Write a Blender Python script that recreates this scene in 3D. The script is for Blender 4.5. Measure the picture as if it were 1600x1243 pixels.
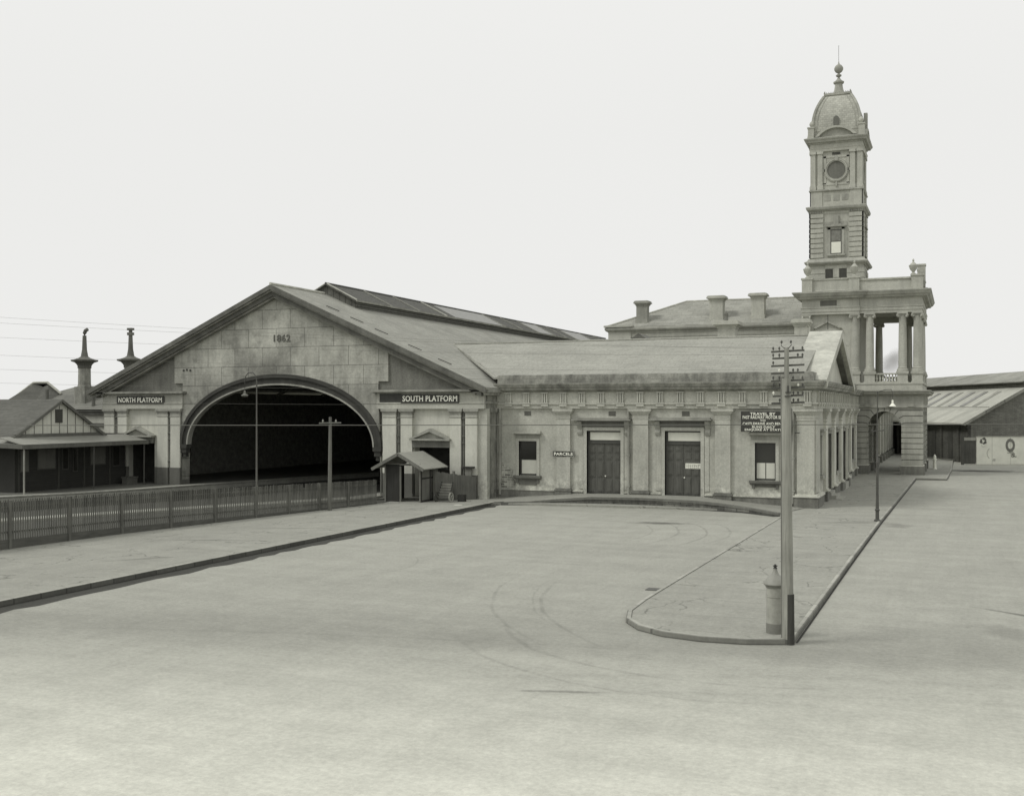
import bpy, math, random
from mathutils import Vector
from mathutils.geometry import tessellate_polygon
R = math.radians
random.seed(7)
for o in list(bpy.data.objects): bpy.data.objects.remove(o)
scene = bpy.context.scene
COL = scene.collection

# ------------------------------------------------------------------ camera
cam_d = bpy.data.cameras.new('camera'); cam = bpy.data.objects.new('camera', cam_d); COL.objects.link(cam)
cam.location = (0, 0, 6.2); cam.rotation_euler = (R(90), 0, math.atan(700 / 1700))
cam_d.sensor_width = 36; cam_d.lens = 38.25; cam_d.shift_y = 0.0103
cam_d.clip_start = 0.1; cam_d.clip_end = 6000
scene.camera = cam
# ------------------------------------------------------------------ sky (overcast) and sun
SUN_EL, SUN_AZ = R(50), R(230)
w = bpy.data.worlds.new('World'); scene.world = w; w.use_nodes = True
nt = w.node_tree; nt.nodes.clear()
out = nt.nodes.new('ShaderNodeOutputWorld'); bg = nt.nodes.new('ShaderNodeBackground')
sky = nt.nodes.new('ShaderNodeTexSky'); sky.sky_type = 'NISHITA'; sky.sun_disc = False
sky.sun_elevation = SUN_EL; sky.sun_rotation = SUN_AZ
bw = nt.nodes.new('ShaderNodeRGBToBW'); nt.links.new(sky.outputs[0], bw.inputs[0])
tc = nt.nodes.new('ShaderNodeTexCoord'); sp = nt.nodes.new('ShaderNodeSeparateXYZ'); nt.links.new(tc.outputs['Generated'], sp.inputs[0])
mr = nt.nodes.new('ShaderNodeMapRange'); nt.links.new(sp.outputs['Z'], mr.inputs[0])
mr.inputs[1].default_value = 0.25; mr.inputs[2].default_value = 1.0; mr.inputs[3].default_value = 8.3; mr.inputs[4].default_value = 9.6
ns = nt.nodes.new('ShaderNodeTexNoise'); ns.inputs['Scale'].default_value = 1.6; ns.inputs['Detail'].default_value = 3
nt.links.new(tc.outputs['Generated'], ns.inputs['Vector'])
ma = nt.nodes.new('ShaderNodeMath'); ma.operation = 'MULTIPLY_ADD'; nt.links.new(ns.outputs[0], ma.inputs[0]); ma.inputs[1].default_value = 0.5
nt.links.new(mr.outputs[0], ma.inputs[2])
mx = nt.nodes.new('ShaderNodeMix'); mx.data_type = 'FLOAT'; mx.inputs[0].default_value = 0.97
nt.links.new(bw.outputs[0], mx.inputs[2]); nt.links.new(ma.outputs[0], mx.inputs[3])
vm = nt.nodes.new('ShaderNodeVectorMath'); vm.operation = 'SCALE'; vm.inputs[0].default_value = (1.0, 1.0, 0.98)
nt.links.new(mx.outputs[0], vm.inputs['Scale']); nt.links.new(vm.outputs[0], bg.inputs[0])
bg.inputs[1].default_value = 0.1; nt.links.new(bg.outputs[0], out.inputs[0])
sd = bpy.data.lights.new('sun', 'SUN'); sd.energy = 1.4; sd.angle = R(15); sd.color = (1, .985, .95)
so = bpy.data.objects.new('sun', sd); COL.objects.link(so); so.rotation_euler = (R(90) - SUN_EL, 0, R(-50)); so.location = (-10, -20, 40)
vs = scene.view_settings; vs.view_transform = 'Standard'; vs.look = 'None'; vs.exposure = 0.0; vs.gamma = 1.0; vs.use_curve_mapping = False
scene.render.engine = 'CYCLES'

# ------------------------------------------------------------------ materials
def tint(v): return (v * .995, v, v * .875, 1)
class N:
    """tiny node-graph helper"""
    def __init__(s, name):
        s.m = bpy.data.materials.new(name); s.m.use_nodes = True; s.t = s.m.node_tree
        s.b = s.t.nodes['Principled BSDF']; s.geo = None
    def node(s, kind, **kw):
        n = s.t.nodes.new(kind)
        for k, v in kw.items(): setattr(n, k, v)
        return n
    def link(s, a, b): s.t.links.new(a, b)
    def pos(s):
        if not s.geo: s.geo = s.node('ShaderNodeTexCoord')
        return s.geo.outputs['Object']
    def mapped(s, sc=(1, 1, 1), loc=(0, 0, 0), rot=(0, 0, 0)):
        n = s.node('ShaderNodeMapping'); s.link(s.pos(), n.inputs[0])
        n.inputs['Scale'].default_value = sc; n.inputs['Location'].default_value = loc; n.inputs['Rotation'].default_value = rot
        return n.outputs[0]
    def noise(s, scale=1, sc=(1, 1, 1), detail=5, rough=.6, rot=(0, 0, 0)):
        n = s.node('ShaderNodeTexNoise'); n.inputs['Scale'].default_value = scale; n.inputs['Detail'].default_value = detail
        n.inputs['Roughness'].default_value = rough; s.link(s.mapped(sc, rot=rot), n.inputs['Vector']); return n.outputs[0]
    def math(s, op, a, b=None, c=None):
        n = s.node('ShaderNodeMath', operation=op)
        for i, x in enumerate((a, b, c)):
            if x is None: continue
            if isinstance(x, (int, float)): n.inputs[i].default_value = x
            else: s.link(x, n.inputs[i])
        return n.outputs[0]
    def rng(s, x, a, b, c, d, smooth=False):
        n = s.node('ShaderNodeMapRange'); s.link(x, n.inputs[0])
        if smooth: n.interpolation_type = 'SMOOTHSTEP'
        for i, v in enumerate((a, b, c, d)): n.inputs[i + 1].default_value = v
        return n.outputs[0]
    def finish(s, val, v, rough=.9, bump=None, bs=.3, bd=.02, spec=.3):
        """val: a scalar multiplier around 1 for the base value v"""
        n = s.node('ShaderNodeVectorMath', operation='SCALE'); n.inputs[0].default_value = tint(v)[:3]
        if isinstance(val, (int, float)): n.inputs['Scale'].default_value = val
        else: s.link(val, n.inputs['Scale'])
        s.link(n.outputs[0], s.b.inputs['Base Color'])
        s.b.inputs['Roughness'].default_value = rough; s.b.inputs['Specular IOR Level'].default_value = spec
        if bump is not None:
            b = s.node('ShaderNodeBump'); b.inputs['Strength'].default_value = bs; b.inputs['Distance'].default_value = bd
            s.link(bump, b.inputs['Height']); s.link(b.outputs[0], s.b.inputs['Normal'])
        return s.m
def stone(name, v, stain=.35, streak=.25, grain=.12, sc=1.0, rough=.92, damp=False):
    n = N(name)
    a = n.rng(n.noise(.35 * sc, detail=6, rough=.65), .3, .72, 1 - stain, 1 + stain * .55)
    b = n.rng(n.noise(1.0, sc=(2.2, 2.2, .22), detail=5, rough=.7), .3, .7, 1 - streak, 1 + streak * .6)
    c = n.rng(n.noise(9, detail=4, rough=.75), .3, .7, 1 - grain, 1 + grain)
    d = n.rng(n.noise(2.6, detail=5, rough=.7), .58, .75, 1, 1 - stain * .6)
    x = n.math('MULTIPLY', n.math('MULTIPLY', a, b), n.math('MULTIPLY', c, d))
    if damp:
        sp_ = n.node('ShaderNodeSeparateXYZ'); n.link(n.pos(), sp_.inputs[0])
        edge_ = n.math('ADD', sp_.outputs[2], n.math('MULTIPLY', n.noise(.9, detail=5, rough=.7), -2.4))
        foot = n.rng(edge_, -.1, .75, 1, 0); patch = n.rng(n.noise(2.4, detail=6, rough=.75), .4, .6, .78, 1.22)
        x = n.math('MULTIPLY', x, n.math('ADD', 1, n.math('MULTIPLY', foot, n.math('SUBTRACT', patch, .97))))
    return n.finish(x, v, rough, bump=n.noise(14, detail=4), bs=.35, bd=.02)
def plain(name, v, rough=.7, var=.2, spec=.3, scale=3):
    n = N(name); a = n.rng(n.noise(scale, detail=5, rough=.7), .3, .7, 1 - var, 1 + var)
    return n.finish(a, v, rough, spec=spec)
def wood(name, v, var=.3, axis='z', rough=.85):
    n = N(name); sc = {'z': (9, 9, .5), 'x': (.5, 9, 9), 'y': (9, .5, 9)}[axis]
    a = n.rng(n.noise(1.5, sc=sc, detail=6, rough=.7), .28, .72, 1 - var, 1 + var)
    b = n.rng(n.noise(.7, detail=4), .3, .7, 1 - var * .6, 1 + var * .6)
    return n.finish(n.math('MULTIPLY', a, b), v, rough, bump=n.noise(2.5, sc=sc), bs=.3, bd=.01)
def courses(name, v, axes, bwid, bh, mortar, dark, off=(0, 0), var=.1, stain=.25, streak=.2, rough=.9, rowoff=.5, bv=.12, soot=None):
    """jointed masonry, slates or iron laid in courses; axes = which object axes run along / up the face"""
    n = N(name); sp_ = n.node('ShaderNodeSeparateXYZ'); n.link(n.pos(), sp_.inputs[0])
    cb = n.node('ShaderNodeCombineXYZ')
    n.link(n.math('ADD', sp_.outputs[axes[0]], off[0]), cb.inputs[0]); n.link(n.math('MULTIPLY_ADD', sp_.outputs[axes[1]], axes[2], off[1]), cb.inputs[1])
    br = n.node('ShaderNodeTexBrick'); n.link(cb.outputs[0], br.inputs['Vector']); br.offset = rowoff
    br.inputs['Scale'].default_value = 1; br.inputs['Brick Width'].default_value = bwid; br.inputs['Row Height'].default_value = bh
    br.inputs['Mortar Size'].default_value = mortar; br.inputs['Mortar Smooth'].default_value = .3; br.inputs['Bias'].default_value = 0
    br.inputs['Color1'].default_value = (1 - bv,) * 3 + (1,); br.inputs['Color2'].default_value = (1 + bv,) * 3 + (1,); br.inputs['Mortar'].default_value = (dark,) * 3 + (1,)
    g = n.node('ShaderNodeRGBToBW'); n.link(br.outputs[0], g.inputs[0])
    a = n.rng(n.noise(.3, detail=6, rough=.7), .3, .7, 1 - stain, 1 + stain * .5)
    b = n.rng(n.noise(1.0, sc=(1.8, 1.8, .25), detail=5, rough=.7), .3, .7, 1 - streak, 1 + streak * .5)
    c = n.rng(n.noise(7, detail=4, rough=.75), .3, .7, 1 - var, 1 + var)
    x = n.math('MULTIPLY', n.math('MULTIPLY', g.outputs[0], a), n.math('MULTIPLY', b, c))
    if soot:                                       # engine smoke has blackened the stone in patches over the arch
        du = n.math('DIVIDE', n.math('SUBTRACT', sp_.outputs[0], soot[0]), 8.6); dv = n.math('DIVIDE', n.math('SUBTRACT', sp_.outputs[2], soot[1]), 5.1)
        d = n.math('SQRT', n.math('ADD', n.math('MULTIPLY', du, du), n.math('MULTIPLY', dv, dv)))
        sm_ = n.math('MULTIPLY', n.rng(d, 1.0, 1.55, 1, 0, True), n.rng(n.noise(.32, sc=(1, 1, .6), detail=5, rough=.6), .42, .62, .15, 1))
        x = n.math('MULTIPLY', x, n.math('SUBTRACT', 1, n.math('MULTIPLY', sm_, .45)))
        pt = n.rng(n.noise(.8, sc=(1, 1, 1.2), detail=2), .58, .66, 1, .8); x = n.math('MULTIPLY', x, pt)
    return n.finish(x, v, rough, bump=g.outputs[0], bs=.4, bd=.02)

M = {}
M['stucco'] = stone('weathered_stucco', .45, .2, .12, .17, 1.4, damp=True)
M['stucco_damp'] = stone('damp_stained_stucco', .27, .5, .45, .15, 2, damp=True)
M['cornice'] = stone('sooty_cornice_stone', .30, .55, .35, .2, 2)
M['trim'] = stone('grey_painted_trim', .33, .25, .25, .1, 2)
M['pale'] = stone('pale_painted_pier', .56, .18, .16, .08)
M['dado'] = stone('dark_painted_dado', .15, .2, .2, .1)
M['plinth'] = stone('bluestone_plinth', .2, .3, .3, .15, 2)
M['render_dark'] = stone('dark_roughcast_render', .2, .25, .2, .25, 2)
M['ashlar'] = courses('jointed_gable_ashlar', .44, (0, 2, 1), 2.42, 1.37, .022, .42, off=(1.2, .32), stain=.4, streak=.2, bv=.10, var=.16, soot=(-45.94, 3.5))
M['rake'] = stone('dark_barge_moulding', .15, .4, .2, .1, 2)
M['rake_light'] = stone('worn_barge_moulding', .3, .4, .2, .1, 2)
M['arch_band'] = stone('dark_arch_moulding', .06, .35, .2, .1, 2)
M['slate_x'] = courses('slate_courses_wing', .325, (0, 2, 2.9), 1.1, .42, .022, .80, stain=.16, streak=.06, bv=.05, var=.2)
M['slate_y'] = courses('slate_courses_shed', .30, (1, 2, 2.4), 1.1, .42, .022, .80, stain=.2, streak=.1, bv=.05, var=.2)
M['slate_dark'] = courses('dark_slate', .17, (1, 2, 2.4), .5, .28, .012, .7, stain=.2, streak=.1, bv=.1)
M['slate_dark_x'] = courses('dark_slate_side', .115, (0, 2, 2.4), .5, .28, .012, .7, stain=.2, streak=.1, bv=.1)
M['slate_mid'] = courses('grey_slate_main_roof', .31, (0, 2, 2.4), 1.2, .6, .03, .8, stain=.25, streak=.1, bv=.1, var=.16)
M['lead'] = stone('pale_lead_sheet', .5, .25, .2, .1, 2)
M['lantern'] = plain('sooty_lantern_sheet', .09, .8, .35)
M['lantern_wall'] = plain('lantern_louvre_board', .12, .8, .3)
M['lantern_glass'] = plain('dusty_lantern_glass', .18, .35, .3)
M['dark'] = plain('sooty_dark_interior', .3, .95, .4)
M['passage'] = plain('passage_shade_lining', .06, .9, .3)
M['slate_north'] = courses('dark_slate_north_roof', .18, (0, 2, 2.4), 1.2, .6, .03, .8, stain=.25, streak=.1, bv=.12, var=.16)
M['cap_grey'] = plain('weathered_cap_paint', .25, .5, .15)
M['dark_wood'] = wood('dark_painted_timber', .075)
M['door'] = wood('dark_varnished_door', .10, .25)
M['door_panel'] = wood('door_raised_panel', .108, .25)
M['frame'] = plain('dark_sash_frame', .07, .5, .15)
M['blind'] = plain('drawn_linen_blind', .58, .8, .06)
M['frosted'] = plain('frosted_fanlight_glass', .72, .35, .05)
M['white'] = plain('white_paint', .8, .6, .08)
M['black'] = plain('black_paint', .045, .5, .2)
M['sign'] = plain('dark_sign_board', .05, .6, .2)
M['iron'] = plain('painted_cast_iron', .075, .45, .2)
M['tower'] = stone('tower_stone', .43, .18, .12, .16, 1.8)
M['tower_trim'] = stone('tower_moulded_stone', .36, .26, .2, .16, 2)
M['tower_dark'] = stone('painted_groove_shade', .13, .2, .2, .1)
M['portico'] = stone('portico_stone', .43, .2, .13, .16, 1.5)
M['rustic'] = stone('rusticated_stone', .38, .25, .25, .12, 1.5)
M['dome'] = courses('dome_slate_scales', .42, (0, 2, 1), .35, .22, .02, .75, stain=.2, streak=.1)
M['paling'] = wood('weathered_grey_paling', .12, .3)
M['picket'] = wood('dark_weathered_picket', .12, .35)
M['board'] = wood('fence_plinth_board', .09, .25, 'y')
M['pole'] = wood('silvered_timber_pole', .26, .3)
M['pole_dark'] = wood('brown_timber_stub', .14, .3)
M['tar'] = wood('tarred_timber', .05, .3)
M['pillar'] = plain('faded_cream_paint', .33, .5, .18, scale=4)
M['pillar_dark'] = plain('dark_pillar_paint', .2, .5, .15)
M['hutwood'] = wood('grey_painted_boarding', .15, .25)
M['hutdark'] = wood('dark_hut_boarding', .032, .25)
M['hutroof'] = plain('galvanised_hut_roof', .31, .6, .12)
M['wire'] = plain('dull_copper_wire', .12, .6, .1)
M['porcelain'] = plain('white_porcelain', .75, .25, .05, .5)
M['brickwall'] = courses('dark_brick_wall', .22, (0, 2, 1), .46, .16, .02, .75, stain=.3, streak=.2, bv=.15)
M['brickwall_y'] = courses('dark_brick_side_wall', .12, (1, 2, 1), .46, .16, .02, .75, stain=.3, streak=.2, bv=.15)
M['iron_roof'] = courses('weathered_corrugated_iron', .47, (1, 2, 2), 1.6, 6, .03, .8, stain=.15, streak=.1)
M['iron_roof2'] = courses('rusty_corrugated_iron', .3, (1, 2, 2), 1.6, 6, .03, .6, stain=.35, streak=.2)
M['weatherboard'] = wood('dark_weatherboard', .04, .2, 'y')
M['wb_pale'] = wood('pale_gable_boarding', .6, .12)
M['veranda_roof'] = plain('grey_veranda_iron', .25, .75, .15)
M['coping'] = stone('pale_platform_coping', .36, .2, .2, .1)
M['poster'] = plain('pasted_paper_poster', .66, .8, .09, scale=1.2)
M['ink'] = plain('faded_printing_ink', .12, .8, .3)
M['ink_pale'] = plain('pale_printing_ink', .45, .8, .15)
gl = N('window_glass'); gl.finish(1.0, .03, .08, spec=.5); M['glass'] = gl.m

# ------------------------------------------------------------------ geometry helpers
class MB:
    def __init__(s): s.v = []; s.f = []
    def add(s, vs_, fs):
        o = len(s.v); s.v += [tuple(p) for p in vs_]; s.f += [tuple(o + i for i in f) for f in fs]; return s
    def box(s, x0, x1, y0, y1, z0, z1):
        if x0 > x1: x0, x1 = x1, x0
        if y0 > y1: y0, y1 = y1, y0
        if z0 > z1: z0, z1 = z1, z0
        return s.add([(x0, y0, z0), (x1, y0, z0), (x1, y1, z0), (x0, y1, z0), (x0, y0, z1), (x1, y0, z1), (x1, y1, z1), (x0, y1, z1)],
                     [(0, 3, 2, 1), (4, 5, 6, 7), (0, 1, 5, 4), (1, 2, 6, 5), (2, 3, 7, 6), (3, 0, 4, 7)])
    def plate(s, outer, axis, a0, a1, holes=()):
        """extrude a 2-D outline (with holes) along an axis: x:(y,z) y:(x,z) z:(x,y)"""
        def P(p, a): return {'x': (a, p[0], p[1]), 'y': (p[0], a, p[1]), 'z': (p[0], p[1], a)}[axis]
        loops = [list(outer)] + [list(h) for h in holes]
        tris = tessellate_polygon([[Vector((p[0], p[1], 0)) for p in l] for l in loops])
        flat = [p for l in loops for p in l]; n = len(flat)
        vs_ = [P(p, a0) for p in flat] + [P(p, a1) for p in flat]
        fs = [tuple(t) for t in tris] + [tuple(n + i for i in reversed(t)) for t in tris]
        k = 0
        for l in loops:
            for i in range(len(l)):
                j = (i + 1) % len(l); fs.append((k + i, k + j, n + k + j, n + k + i))
            k += len(l)
        return s.add(vs_, fs)
    def sweep(s, path, prof, closed=False):
        """sweep profile [(offset to the right of travel, z)] along plan path with mitres"""
        n = len(path); rings = []
        for i, p in enumerate(path):
            def nrm(a, b):
                dx, dy = b[0] - a[0], b[1] - a[1]; L = math.hypot(dx, dy); return (dy / L, -dx / L)
            ns_ = []
            if i > 0 or closed: ns_.append(nrm(path[i - 1], p))
            if i < n - 1 or closed: ns_.append(nrm(p, path[(i + 1) % n]))
            if len(ns_) == 2:
                mx_, my_ = ns_[0][0] + ns_[1][0], ns_[0][1] + ns_[1][1]
                k = 2 / (mx_ * mx_ + my_ * my_) if (mx_ or my_) else 1; m_ = (mx_ * k, my_ * k)
            else: m_ = ns_[0]
            rings.append([(p[0] + m_[0] * o, p[1] + m_[1] * o, z) for o, z in prof])
        k = len(prof); vs_ = [q for r in rings for q in r]; fs = []
        for i in range(n if closed else n - 1):
            a, b = i * k, ((i + 1) % n) * k
            for j in range(k): fs.append((a + j, a + (j + 1) % k, b + (j + 1) % k, b + j))
        if not closed: fs += [tuple(range(k)), tuple((n - 1) * k + j for j in reversed(range(k)))]
        return s.add(vs_, fs)
    def lathe(s, prof, cx, cy, n=16, z0=0, square=False):
        vs_ = []; k = len(prof)
        for r, z in prof:
            for i in range(n):
                a = 2 * math.pi * i / n + (math.pi / 4 if square else 0)
                vs_.append((cx + r * math.cos(a), cy + r * math.sin(a), z0 + z))
        fs = [(j * n + i, j * n + (i + 1) % n, (j + 1) * n + (i + 1) % n, (j + 1) * n + i) for j in range(k - 1) for i in range(n)]
        fs += [tuple(reversed(range(n))), tuple((k - 1) * n + i for i in range(n))]
        return s.add(vs_, fs)
    def tube(s, pts, r, n=6):
        pts = [Vector(p) for p in pts]; vs_ = []; rs = r if isinstance(r, (list, tuple)) else [r] * len(pts)
        for i, p in enumerate(pts):
            d = (pts[min(i + 1, len(pts) - 1)] - pts[max(i - 1, 0)]).normalized()
            u = d.cross(Vector((0, 1, 0))) if abs(pts[-1].z - pts[0].z) > .9 * (pts[-1] - pts[0]).length else d.cross(Vector((0, 0, 1)))
            if u.length < .01: u = d.cross(Vector((1, 0, 0)))
            u.normalize(); v = d.cross(u)
            for j in range(n):
                a = 2 * math.pi * j / n; vs_.append(p + (u * math.cos(a) + v * math.sin(a)) * rs[i])
        fs = [(i * n + j, i * n + (j + 1) % n, (i + 1) * n + (j + 1) % n, (i + 1) * n + j) for i in range(len(pts) - 1) for j in range(n)]
        fs += [tuple(reversed(range(n))), tuple((len(pts) - 1) * n + j for j in range(n))]
        return s.add(vs_, fs)
    def bar(s, a, b, w_, h):
        """rectangular bar from a to b"""
        a, b = Vector(a), Vector(b); d = (b - a).normalized(); u = d.cross(Vector((0, 0, 1)))
        if u.length < .01: u = Vector((1, 0, 0))
        u.normalize(); v = u.cross(d); u *= w_ / 2; v *= h / 2
        c = [p + x * u + y * v for p in (a, b) for x, y in ((-1, -1), (1, -1), (1, 1), (-1, 1))]
        return s.add(c, [(0, 1, 2, 3), (7, 6, 5, 4), (0, 4, 5, 1), (1, 5, 6, 2), (2, 6, 7, 3), (3, 7, 4, 0)])
    def slab(s, quad, t):
        """roof slab: a (planar) top polygon given thickness t downwards"""
        n = len(quad); vs_ = list(quad) + [(p[0], p[1], p[2] - t) for p in quad]
        return s.add(vs_, [tuple(range(n)), tuple(reversed(range(n, 2 * n)))] + [(i, n + i, n + (i + 1) % n, (i + 1) % n) for i in range(n)])
def link_mesh(name, mb, mat_, parent=None, smooth=False, label=None, kind=None, bevel=0):
    me = bpy.data.meshes.new(name); me.from_pydata([tuple(v) for v in mb.v], [], mb.f); me.validate()
    import bmesh
    bm = bmesh.new(); bm.from_mesh(me); bmesh.ops.recalc_face_normals(bm, faces=bm.faces); bm.to_mesh(me); bm.free()
    o = bpy.data.objects.new(name, me); COL.objects.link(o); me.materials.append(M[mat_] if isinstance(mat_, str) else mat_)
    if smooth:
        for p in me.polygons: p.use_smooth = True
        try: me.set_sharp_from_angle(angle=R(38))
        except Exception: pass
    if bevel:
        b = o.modifiers.new('bevel', 'BEVEL'); b.width = bevel; b.segments = 2; b.limit_method = 'ANGLE'
    if parent is not None:
        o.parent = parent
        if parent.type == 'EMPTY': o.location = -Vector(parent.location)
    if label: o['label'] = label
    if kind: o['kind'] = kind
    return o
def link_multi(name, pairs, parent=None, **kw):
    mb = MB(); idx = []
    for i, (b, mt) in enumerate(pairs): mb.add(b.v, b.f); idx += [i] * len(b.f)
    import bmesh
    me = bpy.data.meshes.new(name); me.from_pydata([tuple(v) for v in mb.v], [], mb.f)
    for i, (b, mt) in enumerate(pairs): me.materials.append(M[mt])
    for p, i in zip(me.polygons, idx): p.material_index = i
    bm = bmesh.new(); bm.from_mesh(me); bmesh.ops.recalc_face_normals(bm, faces=bm.faces); bm.to_mesh(me); bm.free()
    o = bpy.data.objects.new(name, me); COL.objects.link(o)
    if parent is not None:
        o.parent = parent
        if parent.type == 'EMPTY': o.location = -Vector(parent.location)
    return o
def thing(name, label, cat, loc=(0, 0, 0), group=None):
    o = bpy.data.objects.new(name, None); COL.objects.link(o); o.location = loc; o.empty_display_size = .5
    o['label'] = label; o['category'] = cat
    if group: o['group'] = group
    return o
def tag(o, label, cat, group=None):
    o['label'] = label; o['category'] = cat
    if group: o['group'] = group
    return o
def structure(name, mb, mat_, kind='structure', smooth=False):
    return link_mesh(name, mb, mat_, kind=kind, smooth=smooth)
def text_mb(txt, width, height, depth=.03, bold=.0, spacing=1.0):
    """letters as a mesh in the XZ plane facing -Y, centred on the origin, scaled to width x height"""
    c = bpy.data.curves.new('lettering', 'FONT'); c.body = txt; c.align_x = 'CENTER'; c.size = 1; c.extrude = .02; c.offset = bold
    c.space_character = spacing; c.resolution_u = 3
    o = bpy.data.objects.new('tmp', c); COL.objects.link(o); bpy.context.view_layer.update()
    me = bpy.data.meshes.new_from_object(o.evaluated_get(bpy.context.evaluated_depsgraph_get()))
    vs_ = [v.co.copy() for v in me.vertices]; fs = [tuple(p.vertices) for p in me.polygons]
    bpy.data.objects.remove(o); bpy.data.curves.remove(c); bpy.data.meshes.remove(me)
    x0 = min(v.x for v in vs_); x1 = max(v.x for v in vs_); y0 = min(v.y for v in vs_); y1 = max(v.y for v in vs_)
    sx, sy = width / (x1 - x0), height / (y1 - y0)
    mb = MB(); mb.add([((v.x - (x0 + x1) / 2) * sx, -v.z / .02 * depth / 2, (v.y - (y0 + y1) / 2) * sy) for v in vs_], fs)
    return mb
def moved(mb, dx, dy, dz):
    r = MB(); r.v = [(x + dx, y + dy, z + dz) for x, y, z in mb.v]; r.f = list(mb.f); return r
def ell(cx, cz, a, b, n=40, t0=0, t1=math.pi):
    return [(cx + a * math.cos(t0 + (t1 - t0) * i / n), cz + b * math.sin(t0 + (t1 - t0) * i / n)) for i in range(n + 1)]
# ================================================================== SETTING
def ground_mat(name, v, streak_rot=0.0, tracks=True, stains=(), bright_near=False, cracks=False, joints=False):
    n = N(name)
    big = n.rng(n.noise(.05, detail=5, rough=.6), .3, .7, .95, 1.05)
    mid = n.rng(n.noise(.9, detail=9, rough=.8), .3, .7, .90, 1.10)
    fine = n.rng(n.noise(7, detail=7, rough=.85), .3, .7, .80, 1.2)
    st = n.rng(n.noise(.45, sc=(.3, 1.5, 1), detail=6, rough=.75, rot=(0, 0, streak_rot)), .38, .68, 1.05, .91)
    st = n.math('MULTIPLY', st, n.rng(n.noise(.5, sc=(1.7, .22, 1), detail=6, rough=.75, rot=(0, 0, -.35)), .38, .68, 1.04, .94))
    pebble = n.rng(n.noise(2.6, detail=8, rough=.9), .60, .72, 1.0, .66)
    x = n.math('MULTIPLY', n.math('MULTIPLY', big, mid), n.math('MULTIPLY', fine, st)); x = n.math('MULTIPLY', x, pebble)
    sp_ = n.node('ShaderNodeSeparateXYZ'); n.link(n.pos(), sp_.inputs[0]); px, py = sp_.outputs[0], sp_.outputs[1]
    wob = n.noise(.35, detail=3); wobf = n.noise(1.3, detail=4)
    if tracks:                                     # wheel ruts: worn arcs where carts turned
        for (cx, cy, rad, wd, a0, a1, amt) in TRACKS:
            dx = n.math('SUBTRACT', px, cx); dy = n.math('SUBTRACT', py, cy)
            d = n.math('SQRT', n.math('ADD', n.math('MULTIPLY', dx, dx), n.math('MULTIPLY', dy, dy)))
            d = n.math('ADD', d, n.math('MULTIPLY', n.math('SUBTRACT', wob, .5), .35))
            s_ = n.rng(n.math('ABSOLUTE', n.math('SUBTRACT', d, rad)), .2 * wd, wd, 1, 0, True)
            ang = n.math('ARCTAN2', dy, dx)
            m_ = n.math('MULTIPLY', n.rng(ang, a0, a0 + .2, 0, 1), n.rng(ang, a1 - .2, a1, 1, 0))
            m_ = n.math('MULTIPLY', m_, n.rng(wobf, .36, .58, .3, 1))
            x = n.math('MULTIPLY', x, n.math('SUBTRACT', 1, n.math('MULTIPLY', n.math('MULTIPLY', s_, m_), amt)))
    for (cx, cy, rx, ry, rot_, amt) in stains:     # damp and oily patches
        ca, sa = math.cos(rot_), math.sin(rot_)
        dx = n.math('SUBTRACT', px, cx); dy = n.math('SUBTRACT', py, cy)
        u = n.math('DIVIDE', n.math('ADD', n.math('MULTIPLY', dx, ca), n.math('MULTIPLY', dy, sa)), rx)
        v_ = n.math('DIVIDE', n.math('SUBTRACT', n.math('MULTIPLY', dy, ca), n.math('MULTIPLY', dx, sa)), ry)
        d = n.math('SQRT', n.math('ADD', n.math('MULTIPLY', u, u), n.math('MULTIPLY', v_, v_)))
        d = n.math('ADD', d, n.math('MULTIPLY', n.math('SUBTRACT', wobf, .5), 1.5))
        x = n.math('MULTIPLY', x, n.rng(d, .25, 1.1, 1 - amt, 1, True))
    if cracks:
        vo = n.node('ShaderNodeTexVoronoi'); vo.feature = 'DISTANCE_TO_EDGE'; vo.inputs['Scale'].default_value = .42
        mp = n.node('ShaderNodeVectorMath', operation='ADD'); n.link(n.mapped((1.3, .8, 1)), mp.inputs[0])
        nn = n.node('ShaderNodeTexNoise'); nn.inputs['Scale'].default_value = 1.2; nn.inputs['Detail'].default_value = 5; n.link(n.pos(), nn.inputs['Vector'])
        sc_ = n.node('ShaderNodeVectorMath', operation='SCALE'); n.link(nn.outputs['Color'], sc_.inputs[0]); sc_.inputs['Scale'].default_value = 1.3
        n.link(sc_.outputs[0], mp.inputs[1]); n.link(mp.outputs[0], vo.inputs['Vector'])
        line = n.rng(vo.outputs['Distance'], .0, .025, 1, 0)
        msk = n.rng(n.noise(.4, detail=3), .47, .6, 0, 1)
        x = n.math('MULTIPLY', x, n.math('SUBTRACT', 1, n.math('MULTIPLY', n.math('MULTIPLY', line, msk), .5)))
    if joints:
        s_ = n.math('ABSOLUTE', n.math('SINE', n.math('ADD', n.math('MULTIPLY', py, 1.25), n.math('MULTIPLY', wob, 2.2))))
        x = n.math('MULTIPLY', x, n.rng(s_, 0, .05, .76, 1))
    if bright_near:                                # the ground turns paler towards the near cross street
        e = n.math('ADD', n.math('SUBTRACT', py, n.math('MULTIPLY', px, .24)), n.math('MULTIPLY', n.math('SUBTRACT', wobf, .5), 1.6))
        x = n.math('MULTIPLY', x, n.rng(e, 14, 31, 1.75, 1.0, True))
        x = n.math('MULTIPLY', x, n.math('SUBTRACT', 1, n.math('MULTIPLY', n.math('MULTIPLY', n.rng(e, 27, 29.5, 0, 1, True), n.rng(e, 29.5, 34, 1, 0, True)), .15)))
    return n.finish(x, v, .95, bump=n.noise(5, detail=8, rough=.8), bs=.5, bd=.03, spec=.2)
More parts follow.
